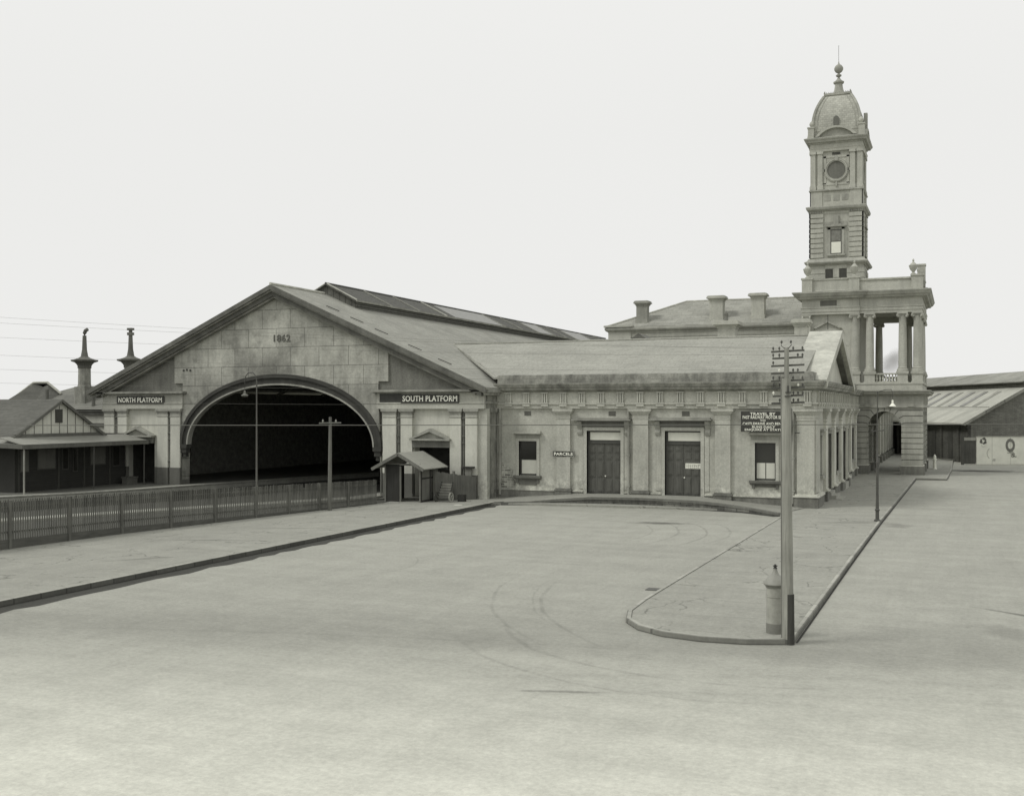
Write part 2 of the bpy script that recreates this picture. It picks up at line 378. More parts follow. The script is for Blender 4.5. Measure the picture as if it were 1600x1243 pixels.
TRACKS = [(.6, 38.3, 15.77, .09, -3.14, -2.3, .17), (.8, 37.7, 14.16, .1, -3.14, -2.2, .19), (.7, 38.0, 14.45, .06, -3.1, -2.4, .14),
          (-23.6, 51.6, 10.74, .1, -.35, .65, .2), (-23.3, 51.5, 11.86, .1, -.35, .65, .22), (-20.7, 52.5, 10.32, .1, -.35, .7, .2), (-23.6, 51.6, 9.4, .1, -.35, .65, .16),
          (-5.4, 31.6, 7.18, .12, -2.8, -1.1, .16), (-5.4, 31.6, 8.7, .1, -2.6, -1.3, .13), (-1.2, -42.5, 69.8, .16, 1.6, 1.95, .12), (-25.2, 37.4, 5.23, .07, -.6, .8, .14),
          (4.7, -4.2, 31.0, .3, 1.6, 2.2, .09), (4.7, -4.2, 29.4, .2, 1.5, 2.2, .08), (-441.3, -44, 445.9, .12, .1, .25, .1), (-441.3, -44, 447.4, .12, .1, .3, .1), (-441.3, -44, 450.5, .2, .1, .3, .08)]
M['road'] = ground_mat('worn_metalled_road', .325, .35, True,
    [(-15.0, 57.5, 1.9, .7, .2, .6), (-8.6, 34.4, .9, .3, 1.2, .2), (1.6, 117.5, 4.8, 2.4, .1, .75), (-12.6, 47, 5, 3, .3, .06), (1.3, 33, .8, 1.6, .6, .2),
     (-3.0, 61.0, .9, 1.4, 0, .3), (1.5, 36.2, 1.5, .18, -.6, .5), (3.2, 34.3, 1.6, .12, -.3, .5), (-8.0, 22.5, 1.2, .15, .3, .4)], True)
M['path'] = ground_mat('asphalt_footpath', .285, .1, False, [(-32.2, 41, 2.2, .25, .3, .3), (-31, 47, 2.6, .2, .5, .3), (-30.5, 35, 2, .3, .9, .25)], cracks=True)
M['island'] = ground_mat('gravelled_footpath', .30, 0, False, [(-5.2, 60.6, 2.2, .5, .35, .3)], cracks=True, joints=True)
M['dockpave'] = ground_mat('dock_paving', .27, 0, False)
M['gutter'] = ground_mat('wet_gutter', .06, 1.57, False)
M['ballast'] = ground_mat('dark_cinder_ballast', .09, 0, False)
M['platform'] = ground_mat('north_platform_asphalt', .13, 0, False)
M['kerb'] = courses('kerb_stone', .36, (1, 2, 1), 1.1, 3, .03, .6, stain=.2, streak=.1, bv=.12)
M['kerb_dark'] = courses('shaded_bluestone_kerb', .10, (1, 2, 1), 1.1, 3, .03, .6, stain=.3, streak=.1, bv=.15)  # kerb copy darkened for the shaded face of the north kerb
M['kerb_face'] = courses('shaded_kerb_face', .2, (1, 2, 1), 1.1, 3, .03, .6, stain=.3, streak=.1, bv=.15)  # kerb stone darkened, shade on the island kerb's face put into the colour
M['dockwall'] = courses('dock_rubble_wall', .15, (0, 2, 1), .8, .27, .03, .55, stain=.5, streak=.5, bv=.35)
M['dockcope'] = courses('dock_coping_stones', .38, (0, 1, 0), 1.2, 90, .03, .45, stain=.3, streak=.2, bv=.2)

g = MB(); g.add([(-3000, -3000, 0), (3000, -3000, 0), (3000, 3000, 0), (-3000, 3000, 0)], [(0, 1, 2, 3)])
structure('road', g, 'road')
# left footpath with its bluestone kerb, shade on the face put into its colour
KX = -27.7
def along(p, q, t): return p + (q - p) * t
m = MB(); m.plate([(-40.5, -30), (KX - .1, -30), (KX - .1, 63.5), (-27.3, 64.9), (-28.6, 69.4), (-31.6, 70.2), (-35.5, 70.2), (-34.2, 61.4), (-36.1, 50.4), (-37.5, 41.5), (-38.3, 33), (-39.5, 15)], 'z', .004, .14)
structure('footpath_north', m, 'path')
m = MB(); m.sweep([(KX, -30), (KX, 64.4), (-27.3, 64.9)], [(0, .006), (0, .17), (-.03, .185), (-.16, .185), (-.16, .006)])
structure('kerb_north', m, 'kerb_dark')
m = MB(); m.sweep([(KX - .05, -30), (KX - .05, 64.4), (-27.35, 64.85)], [(.04, .184), (.04, .194), (-.11, .194), (-.11, .184)])
structure('kerb_edge_north', m, 'kerb')
m = MB(); random.seed(2); gy = -30.0; L1 = []; L2 = []
while gy < 66: L1.append((KX + .004, gy, .008)); L2.append((KX + .72 + random.uniform(-.14, .2) - max(0, gy - 45) * .012, gy, .008)); gy += .8
m.add(L1 + L2, [(i, len(L1) + i, len(L1) + i + 1, i + 1) for i in range(len(L1) - 1)])
structure('gutter_north', m, 'gutter')
# island footpath
isl = [(-9.35, 63.4), (-9.35, 33.6), (-9.25, 31.6), (-8.95, 30.4), (-8.35, 29.5), (-7.5, 28.9), (-6.4, 28.65), (-5.2, 28.75), (-4.05, 29.2), (-4.02, 45), (-3.95, 61.7), (-3.55, 100.8), (-1.05, 100.9), (-.75, 114.9)]
m = MB(); m.plate([(p[0] + (.1 if i < 6 else 0 if i < 8 else -.1), p[1] + (.1 if 3 < i < 9 else 0)) for i, p in enumerate(isl)] + [(-.95, 175), (-9.2, 175), (-9.2, 63.4)], 'z', .004, .13)
structure('footpath_island', m, 'island')
m = MB(); m.sweep([(p[0], p[1]) for p in isl + [(-.7, 175)]], [(0, .006), (0, .135), (-.02, .15), (-.15, .15), (-.15, .006)])
structure('kerb_island', m, 'kerb_face')
m = MB(); m.sweep([(p[0], p[1]) for p in isl + [(-.7, 175)]], [(-.03, .149), (-.03, .156), (-.14, .156), (-.14, .149)])
structure('kerb_edge_island', m, 'kerb')
m = MB(); m.sweep([(-3.775, 29.5), (-3.765, 45), (-3.70, 61.7), (-3.30, 100.6)], [(-.25, .004), (-.25, .009), (-.19, .009), (-.19, .004)])
structure('gutter_island', m, 'gutter')
# raised loading dock before the parcels doors
dock = [(-27.4, 64.7, .14), (-26.0, 65.25, .17), (-24.0, 65.9, .36), (-22.0, 66.35, .52), (-18.7, 66.6, .55), (-15.2, 66.15, .52), (-13.4, 65.85, .42), (-11.8, 65.4, .30), (-9.6, 63.7, .17)]
wallz = [(-28.9, .15), (-27.6, .25), (-25.5, .40), (-23.5, .58), (-19.0, .64), (-15.2, .62), (-13.4, .45), (-11.0, .25), (-8.7, .15)]
m = MB(); k = len(dock)
m.add([(x, y, z) for x, y, z in dock] + [(x, 68.49, z) for x, z in wallz], [(i, i + 1, k + i + 1, k + i) for i in range(k - 1)])
structure('loading_dock_paving', m, 'dockpave')
m = MB()
m.add([(x, y - .01, z - .14) for x, y, z in dock] + [(x, y - .01, 0) for x, y, z in dock], [(i, k + i, k + i + 1, i + 1) for i in range(k - 1)])
structure('loading_dock_wall', m, 'dockwall')
m = MB(); m.add([(x, y - .04, z + .012) for x, y, z in dock] + [(x, y - .04, z - .13) for x, y, z in dock] + [(x, y + .4, z + .012) for x, y, z in dock] + [(x, y + .1, z - .15) for x, y, z in dock],
    [f for i in range(k - 1) for f in ((i, k + i, k + i + 1, i + 1), (i, i + 1, 2 * k + i + 1, 2 * k + i), (k + i, 3 * k + i, 3 * k + i + 1, k + i + 1))])
structure('loading_dock_coping', m, 'dockcope')
m = MB(); m.sweep([(x, y) for x, y, z in dock], [(0.45, .004), (.45, .008), (.02, .008), (.02, .004)])
structure('gutter_dock', m, 'gutter')
m = MB(); m.plate([(-28.9, 68.45), (-8.7, 68.45), (-9.3, 63.9), (-9.3, 63.4), (-9.36, 63.4), (-9.6, 63.72), (-11.8, 65.42), (-13.4, 65.9), (-27.4, 64.8)], 'z', .003, .125)
structure('footpath_dock', m, 'island')
# railway ground, platforms and tracks
fence_line = [(-39.8, 10), (-38.45, 29), (-38.01, 35.24), (-37.55, 41.53), (-36.15, 50.4), (-34.9, 58.2), (-34.25, 61.9)]
m = MB(); m.plate([(-140, -40)] + [(-41, -40)] + [(x - .12, y) for x, y in fence_line] + [(-34.4, 66.4), (-29.5, 66.9), (-29.5, 148), (-62, 148), (-62, 90), (-140, 90)], 'z', .004, .03)
structure('railway_ground', m, 'ballast')
edge = [(-66, 20), (-61.5, 42), (-57.9, 52.4), (-55.6, 57.5), (-54.3, 61.8), (-53.2, 66.9), (-50.5, 78), (-48.4, 86), (-48.4, 147)]
m = MB(); m.plate([(x - .75, y) for x, y in edge] + [(-62.0, 147), (-62.0, 72), (-75, 72), (-78, 20)], 'z', .031, .45)
structure('platform_north', m, 'platform')
m = MB(); m.sweep(edge, [(0, .031), (0, .36), (.06, .40), (.06, .47), (-.76, .47), (-.76, .031)])
structure('platform_edge_north', m, 'coping')
strip = [(-50.5, 36), (-47.3, 44.3), (-44.2, 50.8), (-40.95, 57.2), (-37.2, 64.2), (-36.8, 80), (-36.8, 147)]
m = MB(); m.sweep(strip, [(0, .031), (0, .16), (-1.5, .16), (-1.5, .031)])
structure('platform_edge_south', m, 'coping')
m = MB(); m.plate([(x + .87, y) for x, y in strip[4:]] + [(-29.6, 147), (-29.6, 69)], 'z', .031, .15)
structure('platform_south', m, 'platform')
def offs(path, d):
    return [(x + d, y) for x, y in path]
for off_ in (1.2, 5.2):
    m = MB()
    for d in (0, 1.6): m.sweep(offs(edge, off_ + d), [(0, .04), (0, .17), (-.07, .17), (-.07, .04)])
    for i in range(len(edge) - 1):
        a, b = edge[i], edge[i + 1]; L = math.hypot(b[0] - a[0], b[1] - a[1]); q = int(L / .75)
        for j in range(q):
            t = j / q; x = a[0] + (b[0] - a[0]) * t + off_ + .8; y = a[1] + (b[1] - a[1]) * t; m.box(x - 1.3, x + 1.3, y - .12, y + .12, .031, .05)
    structure('railway_track', m, 'iron')
# ================================================================== TRAIN SHED
CX = -45.94
def mir(x): return 2 * CX - x
shed = thing('train_shed', 'great stone train shed with low gable dated 1862 over a wide dark arch', 'train shed', (CX, 66.6, 0))
PITCH = (15.08 - 7.72) / 16.6
def rakez(x, top=15.08): return top - PITCH * abs(x - CX)
# wall with arch and the two side doorways
YF = 66.62
arch = ell(CX, 3.5, 8.62, 5.12)                    # right to left over the crown
hole = [(CX + 8.62, .0)] + arch + [(CX - 8.62, .0)]
# lower wall pieces: gable field above z 6.2, then left and right blocks
field = [(CX + 16.2, 7.3), (CX, rakez(CX, 14.55)), (CX - 16.2, 7.3), (CX - 8.62, 7.3)]
cut = [p for p in arch if p[1] > 7.3]
m = MB()
outer = [(CX + 9.82, 7.3), (CX + 9.82, rakez(CX + 9.82, 14.5)), (CX, 14.5), (CX - 9.82, rakez(CX - 9.82, 14.5)), (CX - 9.82, 7.3)]
al = [(-54.85, 8.1)]
outer = [(mir(-54.36), 0.0), (mir(-54.36), 8.1), (mir(-55.14), 8.1), (mir(-55.14), rakez(-55.14, 14.5)), (CX, 14.5), (-55.14, rakez(-55.14, 14.5)), (-55.14, 8.1), (-54.36, 8.1), (-54.36 - .2, 0), (CX - 8.62, 0)] + list(reversed(arch)) + [(CX + 8.62, 0)]
outer[0] = (mir(-54.56), 0.0)
m.plate(outer, 'y', YF, YF + 1.0)
link_mesh('gable_wall', m, 'ashlar', shed)
# roughcast side fields, set back
for s in (0, 1):
    f = (lambda x: x) if s == 0 else mir
    m = MB(); m.plate([(f(-62.0), 7.3), (f(-62.0), 7.45), (f(-54.3), rakez(-54.3, 14.5)), (f(-54.3), 7.3)], 'y', YF + .16, YF + .95)
    link_mesh('gable_field', m, 'render_dark', shed)
    # block wall behind pilasters with doorway
    xa, xb, dx0, dx1 = (-61.9, -54.57, -59.9, -57.14) if s == 0 else (-37.31, -29.35, -34.75, -31.97)
    xm0 = xa; hole_ = [(dx0, .0), (dx0, 4.0), (dx1, 4.0), (dx1, .0)]
    m = MB(); m.plate([(xa, 0), (dx0, 0), (dx0, 3.62), (dx1, 3.62), (dx1, 0), (xb, 0), (xb, 7.3), (xa, 7.3)], 'y', YF + .14, YF + .9)
    link_mesh('side_wall', m, 'pale', shed)
    m = MB(); m.box(xa - .02, dx0, YF + .12, YF + .2, 0, 1.73); m.box(dx1, xb + .02, YF + .12, YF + .2, 0, 1.73)
    link_mesh('dado', m, 'dado', shed)
    # door hood: entablature, pediment
    c = (dx0 + dx1) / 2
    m = MB(); m.box(dx0 - .04, dx1 + .04, YF - .18, YF + .13, 3.55, 4.02)
    link_mesh('door_lintel', m, 'dado', shed)
    m = MB()
    m.plate([(c - 1.52, 4.02), (c + 1.52, 4.02), (c + 1.52, 4.14), (c - 1.52, 4.14)], 'y', YF - .42, YF + .13)
    m.plate([(c - 1.55, 4.14), (c - 1.25, 4.14), (c, 4.62), (c + 1.25, 4.14), (c + 1.55, 4.14), (c, 4.84)], 'y', YF - .42, YF + .13)
    m.plate([(c - 1.24, 4.141), (c + 1.24, 4.141), (c, 4.60)], 'y', YF - .16, YF + .13)
    link_mesh('door_pediment', m, 'trim', shed)
    # jamb reveals and back panel, the passage's darkness put into their colour
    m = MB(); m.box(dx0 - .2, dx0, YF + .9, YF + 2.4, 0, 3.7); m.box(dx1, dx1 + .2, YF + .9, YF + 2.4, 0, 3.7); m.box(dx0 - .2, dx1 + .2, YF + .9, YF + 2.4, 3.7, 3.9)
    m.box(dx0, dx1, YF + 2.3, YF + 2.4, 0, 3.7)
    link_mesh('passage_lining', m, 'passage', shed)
    # pilasters, capitals, slots with downpipes
    P_ = [(-61.84, -60.89), (-60.51, -59.63), (-56.66, -55.68), (-55.42, -54.54)] if s == 0 else [(-37.08, -36.06), (-35.69, -34.8), (-31.93, -31.11), (-30.78, -29.93)]
    for a, b in P_:
        m = MB(); m.box(a, b, YF - .14, YF + .14, 1.73, 5.72); link_mesh('pilaster', m, 'pale', shed)
        m = MB(); m.box(a - .01, b + .01, YF - .16, YF + .13, 0, 1.73); m.box(a - .06, b + .06, YF - .2, YF + .13, 0, .35); link_mesh('pilaster_foot', m, 'dado', shed)
        m = MB()
        for (z0, z1, e) in ((5.58, 5.66, .03), (5.72, 5.92, .01), (5.92, 6.0, .06), (6.0, 6.18, .12)): m.box(a - e, b + e, YF - .14 - e, YF + .13, z0, z1)
        link_mesh('capital', m, 'trim', shed)
    for a, b in ((P_[0][1], P_[1][0]), (P_[2][1], P_[3][0])):
        m = MB(); m.box(a + .012, b - .012, YF + .05, YF + .135, .02, 6.15); link_mesh('slot_recess', m, 'plinth', shed)
        m = MB(); xc = (a + b) / 2; m.tube([(xc, YF + .0, .2), (xc, YF + .0, 6.0)], .06, 8)
        for z in (2.2, 3.85, 4.3, 5.5): m.box(xc - .11, xc + .11, YF - .12, YF + .04, z, z + .09)
        link_mesh('downpipe', m, 'plinth', shed, smooth=True)
    # entablature over the side blocks
    ea, eb = (-62.0, -53.98) if s == 0 else (-37.95, -29.36)
    if s == 0: eb = -54.3
    else: ea = -37.55
    m = MB()
    m.box(ea, eb, YF - .17, YF + .13, 6.18, 6.55)
    m.box(ea - (.0 if s else .0), eb, YF - .22, YF + .13, 6.55, 6.62)
    m.box(ea + .02, eb - .02, YF - .12, YF + .13, 6.62, 7.28)
    link_mesh('entablature', m, 'stucco', shed)
    m = MB(); m.box(ea - .3, eb + (.3 if s == 0 else .0), YF - .52, YF + .15, 7.34, 7.44); m.box(ea - .22, eb + (.22 if s == 0 else .0), YF - .38, YF + .15, 7.28, 7.34); m.box(ea - .3, eb + (.3 if s == 0 else 0), YF - .44, YF + .14, 7.44, 7.50)
    link_mesh('entablature_cornice', m, 'rake_light', shed)
# south return wall
m = MB(); m.box(-29.9, -29.3, YF + .14, 68.9, 0, 7.28); link_mesh('return_wall', m, 'stucco_damp', shed)
m = MB(); m.box(-29.93, -29.26, YF + .05, YF + .5, .02, 6.2); link_mesh('corner_pilaster', m, 'stucco', shed)
m = MB(); m.box(-29.32, -29.2, YF + .6, 68.5, 5.95, 6.25); m.box(-29.32, -29.14, YF - .1, 68.5, 6.55, 6.65); m.box(-29.34, -28.85, YF - .5, 68.3, 7.28, 7.48); m.box(-29.34, -28.98, YF - .4, 68.3, 7.1, 7.28)
link_mesh('return_cornice', m, 'cornice', shed)
# raking cornice in layers
for s in (-1, 1):
    def rk(top, bot, y0, y1, xe):
        m_ = MB(); xo = CX + s * xe
        m_.plate([(CX, top), (xo, top - PITCH * xe), (xo, bot - PITCH * xe), (CX, bot)], 'y', y0, y1); return m_
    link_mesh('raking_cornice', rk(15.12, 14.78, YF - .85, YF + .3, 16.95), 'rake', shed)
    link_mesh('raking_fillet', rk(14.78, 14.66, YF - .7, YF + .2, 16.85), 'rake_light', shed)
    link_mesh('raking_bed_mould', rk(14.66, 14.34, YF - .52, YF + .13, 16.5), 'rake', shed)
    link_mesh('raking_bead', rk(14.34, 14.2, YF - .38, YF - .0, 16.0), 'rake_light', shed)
# arch moulding
def ring(a0, b0, a1, b1, n=48):
    o_ = ell(CX, 3.5, a0, b0, n); i_ = ell(CX, 3.5, a1, b1, n); return o_ + list(reversed(i_))
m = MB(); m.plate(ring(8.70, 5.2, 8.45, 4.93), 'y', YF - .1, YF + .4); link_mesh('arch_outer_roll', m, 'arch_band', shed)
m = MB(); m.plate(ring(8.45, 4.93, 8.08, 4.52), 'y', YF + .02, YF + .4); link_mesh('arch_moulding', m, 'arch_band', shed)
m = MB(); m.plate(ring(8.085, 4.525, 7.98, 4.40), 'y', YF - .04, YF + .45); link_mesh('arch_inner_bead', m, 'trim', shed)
for s in (-1, 1):
    x = CX + s * 8.36
    m = MB(); m.box(x - .34, x + .34, YF - .1, YF + .5, 3.2, 3.5); m.box(x - .26, x + .26, YF - .02, YF + .45, 2.85, 3.2); m.box(x - .16, x + .16, YF + .05, YF + .4, 2.55, 2.85)
    link_mesh('arch_console', m, 'arch_band', shed)
    m = MB(); m.box(CX + s * 8.60, CX + s * 8.7, YF - .04, YF + 1.0, 0, 1.73); link_mesh('arch_jamb_dado', m, 'dado', shed)
d = text_mb('1862', 1.42, .52, .06, .015, 1.1); link_mesh('date_numerals', moved(d, CX - .1 + .58, YF - .02, 11.3), 'dado', shed)
m = MB()
for i, dx in enumerate((0, .3, .62)): m = MB(); m.box(-54.35 + dx, -54.2 + dx, YF - .03, YF + .05, 9.0 + .05 * (i % 2), 9.14 + .05 * (i % 2)); link_mesh('wall_stub', m, 'black', shed)
# roof
YB = 148
for s in (-1, 1):
    m = MB(); m.slab([(CX, YF - .78, 15.14), (CX + s * 17.0, YF - .78, 15.14 - PITCH * 17), (CX + s * 17.0, YB, 15.14 - PITCH * 17), (CX, YB, 15.14)][::s], .16)
    link_mesh('roof', m, 'slate_y', shed)
m = MB(); m.tube([(CX, YF - .8, 15.2), (CX, 73, 15.2)], .1, 6); link_mesh('ridge_roll', m, 'lead', shed)
for t in (.22, .34, .46, .62, .76):
    x = CX + 16.6 * t; z = 15.2 - PITCH * 16.6 * t; m = MB(); m.bar((x, YF + .9, z + .03), (x + .9, YF + 1.2, z + .03 - PITCH * .9), .05, .06)
    link_mesh('roof_hook', m, 'iron', shed)
x0 = -38.3; z0 = 15.14 - PITCH * (x0 - CX)
m = MB(); m.slab([(x0 - .25, 90.5, z0 + .42), (x0 + .25, 90.5, z0 + .2), (x0 + .25, 97.6, z0 + .2), (x0 - .25, 97.6, z0 + .42)], .3); link_mesh('roof_flap', m, 'lantern', shed)
# ridge lantern
LH, LE, LR, y0, y1 = 2.75, 14.55, 15.98, 73.2, 146
for s in (-1, 1):
    m = MB(); m.box(CX + s * (LH - .25), CX + s * (LH - .15), y0 + .3, y1, 13.7, LE)
    for k in range(3): m.box(CX + s * (LH - .24), CX + s * (LH - .06), y0 + .25, y1, 13.98 + k * .17, 14.06 + k * .17)
    link_mesh('lantern_side', m, 'lantern_wall', shed)
    m = MB(); m.slab([(CX, y0, LR), (CX + s * LH, y0, LE), (CX + s * LH, y1, LE), (CX, y1, LR)][::s], .1); link_mesh('lantern_roof', m, 'lantern', shed)
    m = MB(); m.bar((CX + s * LH, y0, LE - .02), (CX + s * LH, y1, LE - .02), .14, .14); link_mesh('lantern_gutter', m, 'rake_light', shed)
    for (ya, yb) in ((91.5, 103), (113, 118), (126, 134)):
        m = MB(); m.slab([(CX + s * .25, ya, LR - .09), (CX + s * (LH - .15), ya, LE + .12), (CX + s * (LH - .15), yb, LE + .12), (CX + s * .25, yb, LR - .09)][::s], .05); link_mesh('lantern_glazing', m, 'lantern_glass', shed)
    for yy in (73.35, 79, 84, 89.4, 103.2, 108, 112.8, 118.2, 122, 125.8, 134.2, 140):
        m = MB(); m.bar((CX, yy, LR + .05), (CX + s * LH, yy, LE + .07), .14 if yy in (73.35, 89.4) else .08, .08); link_mesh('lantern_rib', m, 'lead' if yy in (73.35, 89.4) else 'trim', shed)
m = MB(); m.plate([(CX - LH + .2, 13.5), (CX + LH - .2, 13.5), (CX + LH - .2, LE + .05), (CX, LR - .08), (CX - LH + .2, LE + .05)], 'y', y0 + .25, y0 + .33)
for i in range(-4, 5): m.box(CX + i * .55 - .02, CX + i * .55 + .02, y0 + .22, y0 + .26, 13.5, LR - .15 - abs(i) * .29)
link_mesh('lantern_end', m, 'lantern_wall', shed)
m = MB(); m.tube([(CX, y0, LR + .04), (CX, y1, LR + .04)], .07, 6); link_mesh('lantern_ridge', m, 'iron', shed)
# shell behind: side walls, and an added end wall that keeps it dark
m = MB(); m.box(-62.2, -61.8, YF + .9, YB, 0, 7.6); link_mesh('north_wall', m, 'dark', shed)
m = MB(); m.box(-29.9, -29.6, YF + .95, YB, 0, 7.6); link_mesh('south_wall', m, 'dark', shed)
m = MB(); m.plate([(-62, 0), (-29.6, 0), (-29.6, 7.6), (CX, 15.0), (-62, 7.6)], 'y', YB - .5, YB - .2); link_mesh('added_end_wall', m, 'dark', shed)
m = MB(); m.box(CX - 16, CX - 8.7, YF + .96, YF + 1.06, 3.9, 7.2); m.box(CX + 8.7, CX + 16, YF + .96, YF + 1.06, 3.9, 7.2); link_mesh('inner_lining', m, 'dark', shed)
for yy in range(90, 146, 8):
    m = MB(); m.bar((CX - 16, yy, 7.5), (CX, yy, 14.6), .15, .3); m.bar((CX + 16, yy, 7.5), (CX, yy, 14.6), .15, .3)
    link_mesh('roof_truss', m, 'dark', shed)

# boards on the shed
def sign(name, label, cat, x0, x1, z0, z1, y, lines, bmat='sign', lmat='white', th=.06, frame=None, group=None):
    t = thing(name, label, cat, ((x0 + x1) / 2, y, z0), group)
    m = MB(); m.box(x0, x1, y, y + th, z0, z1); link_mesh('board', m, bmat, t)
    if frame:
        m = MB(); e = .04
        for a in ((x0, x1, z0, z0 + e), (x0, x1, z1 - e, z1), (x0, x0 + e, z0 + e, z1 - e), (x1 - e, x1, z0 + e, z1 - e)): m.box(a[0], a[1], y - .02, y, a[2], a[3])
        link_mesh('frame', m, frame, t)
    for txt, wd, ht, zc, xc, bold in lines:
        link_mesh('lettering', moved(text_mb(txt, wd, ht, .02, bold, 1.05), xc, y - .012, zc), lmat, t)
    return t
sign('platform_sign', 'dark board lettered NORTH PLATFORM above the left pier of the arch', 'sign', -60.5, -55.95, 6.56, 7.16, YF - .24, [('NORTH PLATFORM', 4.2, .38, 6.86, -58.22, .015)])
sign('platform_sign', 'dark board lettered SOUTH PLATFORM right of the arch', 'sign', -35.62, -31.2, 6.56, 7.18, YF - .24, [('SOUTH PLATFORM', 4.15, .4, 6.88, -33.4, .015)])
m = MB(); m.box(-37.3, -35.63, YF - .2, YF - .13, 6.63, 7.22); tag(link_mesh('blank_panel', m, 'sign'), 'blank dark panel left of the SOUTH PLATFORM board', 'panel')

# ================================================================== PARCELS WING
wing = thing('parcels_office', 'single storey stone parcels office with triglyph frieze and slate roof', 'building', (-18.5, 68.5, 0))
YP = 68.5; XE = -8.25; YE = 105.6
def opening(x0, x1, z0, z1): return [(x0, z0), (x1, z0), (x1, z1), (x0, z1)]
wins = [(-27.69, -26.39, 1.67, 4.0), (-11.82, -10.55, 1.72, 4.07)]
doors = [(-22.84, -20.51, .60, 4.74), (-17.56, -15.23, .62, 4.77)]
m = MB(); m.plate([(-29.3, 0.0), (doors[0][0], 0), (doors[0][0], 4.74), (doors[0][1], 4.74), (doors[0][1], 0), (doors[1][0], 0), (doors[1][0], 4.77), (doors[1][1], 4.77), (doors[1][1], 0), (XE - .02, 0), (XE - .02, 6.2), (-29.3, 6.2)],
    'y', YP, YP + .55, [opening(*w_) for w_ in wins])
link_mesh('front_wall', m, 'stucco', wing)
# damp, fallen render by the corner
m = MB(); m.plate([(-29.0, .8), (-27.95, .8), (-27.9, 1.2), (-28.2, 1.6), (-28.1, 2.0), (-28.5, 2.3), (-28.95, 2.5)], 'y', YP - .012, YP + .01); link_mesh('bare_brick_patch', m, courses('bare_brick', .3, (0, 2, 1), .46, .16, .03, 1.5, stain=.9, streak=.5, bv=.5), wing)
pil = [(-24.92, -23.96), (-19.65, -18.62), (-14.29, -13.32)]
for a, b in pil:
    m = MB(); m.box(a, b, YP - .2, YP, .9, 5.62); link_mesh('pilaster', m, 'stucco', wing)
    m = MB()
    for z0, z1, e in ((5.52, 5.6, .03), (5.62, 5.82, .02), (5.82, 5.92, .08), (5.92, 6.02, .16), (6.02, 6.18, .22)): m.box(a - e, b + e, YP - .2 - e, YP + .01, z0, z1)
    link_mesh('capital', m, 'stucco', wing)
    m = MB(); m.box(a - .08, b + .08, YP - .3, YP + .01, .02, .72); m.box(a - .12, b + .12, YP - .34, YP + .01, .72, .82); m.box(a - .05, b + .05, YP - .25, YP + .01, .82, .9); link_mesh('pilaster_base', m, 'plinth', wing)
# plinths with pale moulding line
segs = [(-29.25, -25.04), (-23.84, -23.1), (-20.28, -19.77), (-18.5, -17.8), (-14.98, -14.41), (-13.2, -9.55)]
for a, b in segs: link_mesh('plinth', MB().box(a, b, YP - .09, YP + .01, .02, .68), 'plinth', wing); link_mesh('plinth_moulding', MB().box(a, b, YP - .14, YP + .01, .68, .76), 'stucco', wing)
# corner pier and the south arcade wall
m = MB(); m.box(-9.25, XE + .02, YP - .16, YP + 2.7, .9, 5.62); m.box(-9.0, XE + .1, YP + .3, YP + 2.3, 1.0, 5.5)
link_mesh('corner_pier', m, 'stucco', wing)
m = MB()
for z0, z1, e in ((5.45, 5.55, .04), (5.62, 5.82, .03), (5.82, 5.92, .08), (5.92, 6.02, .14), (6.02, 6.18, .2)): m.box(-9.25 - e, XE + .02 + e, YP - .16 - e, YP + 2.7 + e, z0, z1)
link_mesh('capital', m, 'stucco', wing)
m = MB(); m.box(-9.4, XE + .3, YP - .42, YP + 2.75, .02, .78); link_mesh('pier_plinth', m, 'plinth', wing)
m = MB(); m.box(-9.46, XE + .36, YP - .48, YP + 2.8, .78, .86); m.box(-9.36, XE + .22, YP - .34, YP + 2.76, .86, .95); link_mesh('pier_plinth_moulding', m, 'pale', wing)
YS = 88.7; XL = -8.86                                # the wing ends here; a recessed link runs on to the portico
marks = [(73.55, XE), (78.6, XE), (83.5, XE), (88.6, XE), (93.1, XL), (97.9, XL), (102.7, XL)]
lo = 71.3; bay_list = []
for i, (pm, X_) in enumerate(marks): bay_list.append((lo if i != 4 else YS + .05, pm, X_)); lo = pm + .95
info = []
for i, (a, b, X_) in enumerate(bay_list):
    if i == 0: info.append(((a + b) / 2, .62, 1.9, False, X_))
    else:
        isdoor = i in (1, 3, 5); info.append(((a + b) / 2 + .1, 1.25, .62 if isdoor else 1.7, isdoor, X_))
for (ya_, yb_, X_) in ((YP + .56, YS, XE), (YS, YE, XL)):
    hs = [opening(c - hw, c + hw, z0, 4.5) for c, hw, z0, dd, xx in info if xx == X_]
    m = MB(); m.plate([(ya_, 0.01), (yb_, 0.01), (yb_, 6.2), (ya_, 6.2)], 'x', X_ - .6, X_ - .02, hs); link_mesh('arcade_wall', m, 'stucco', wing)
m = MB(); m.box(XL - .5, XE - .03, YS - .3, YS, 0.01, 6.19); link_mesh('arcade_wall', m, 'stucco', wing)
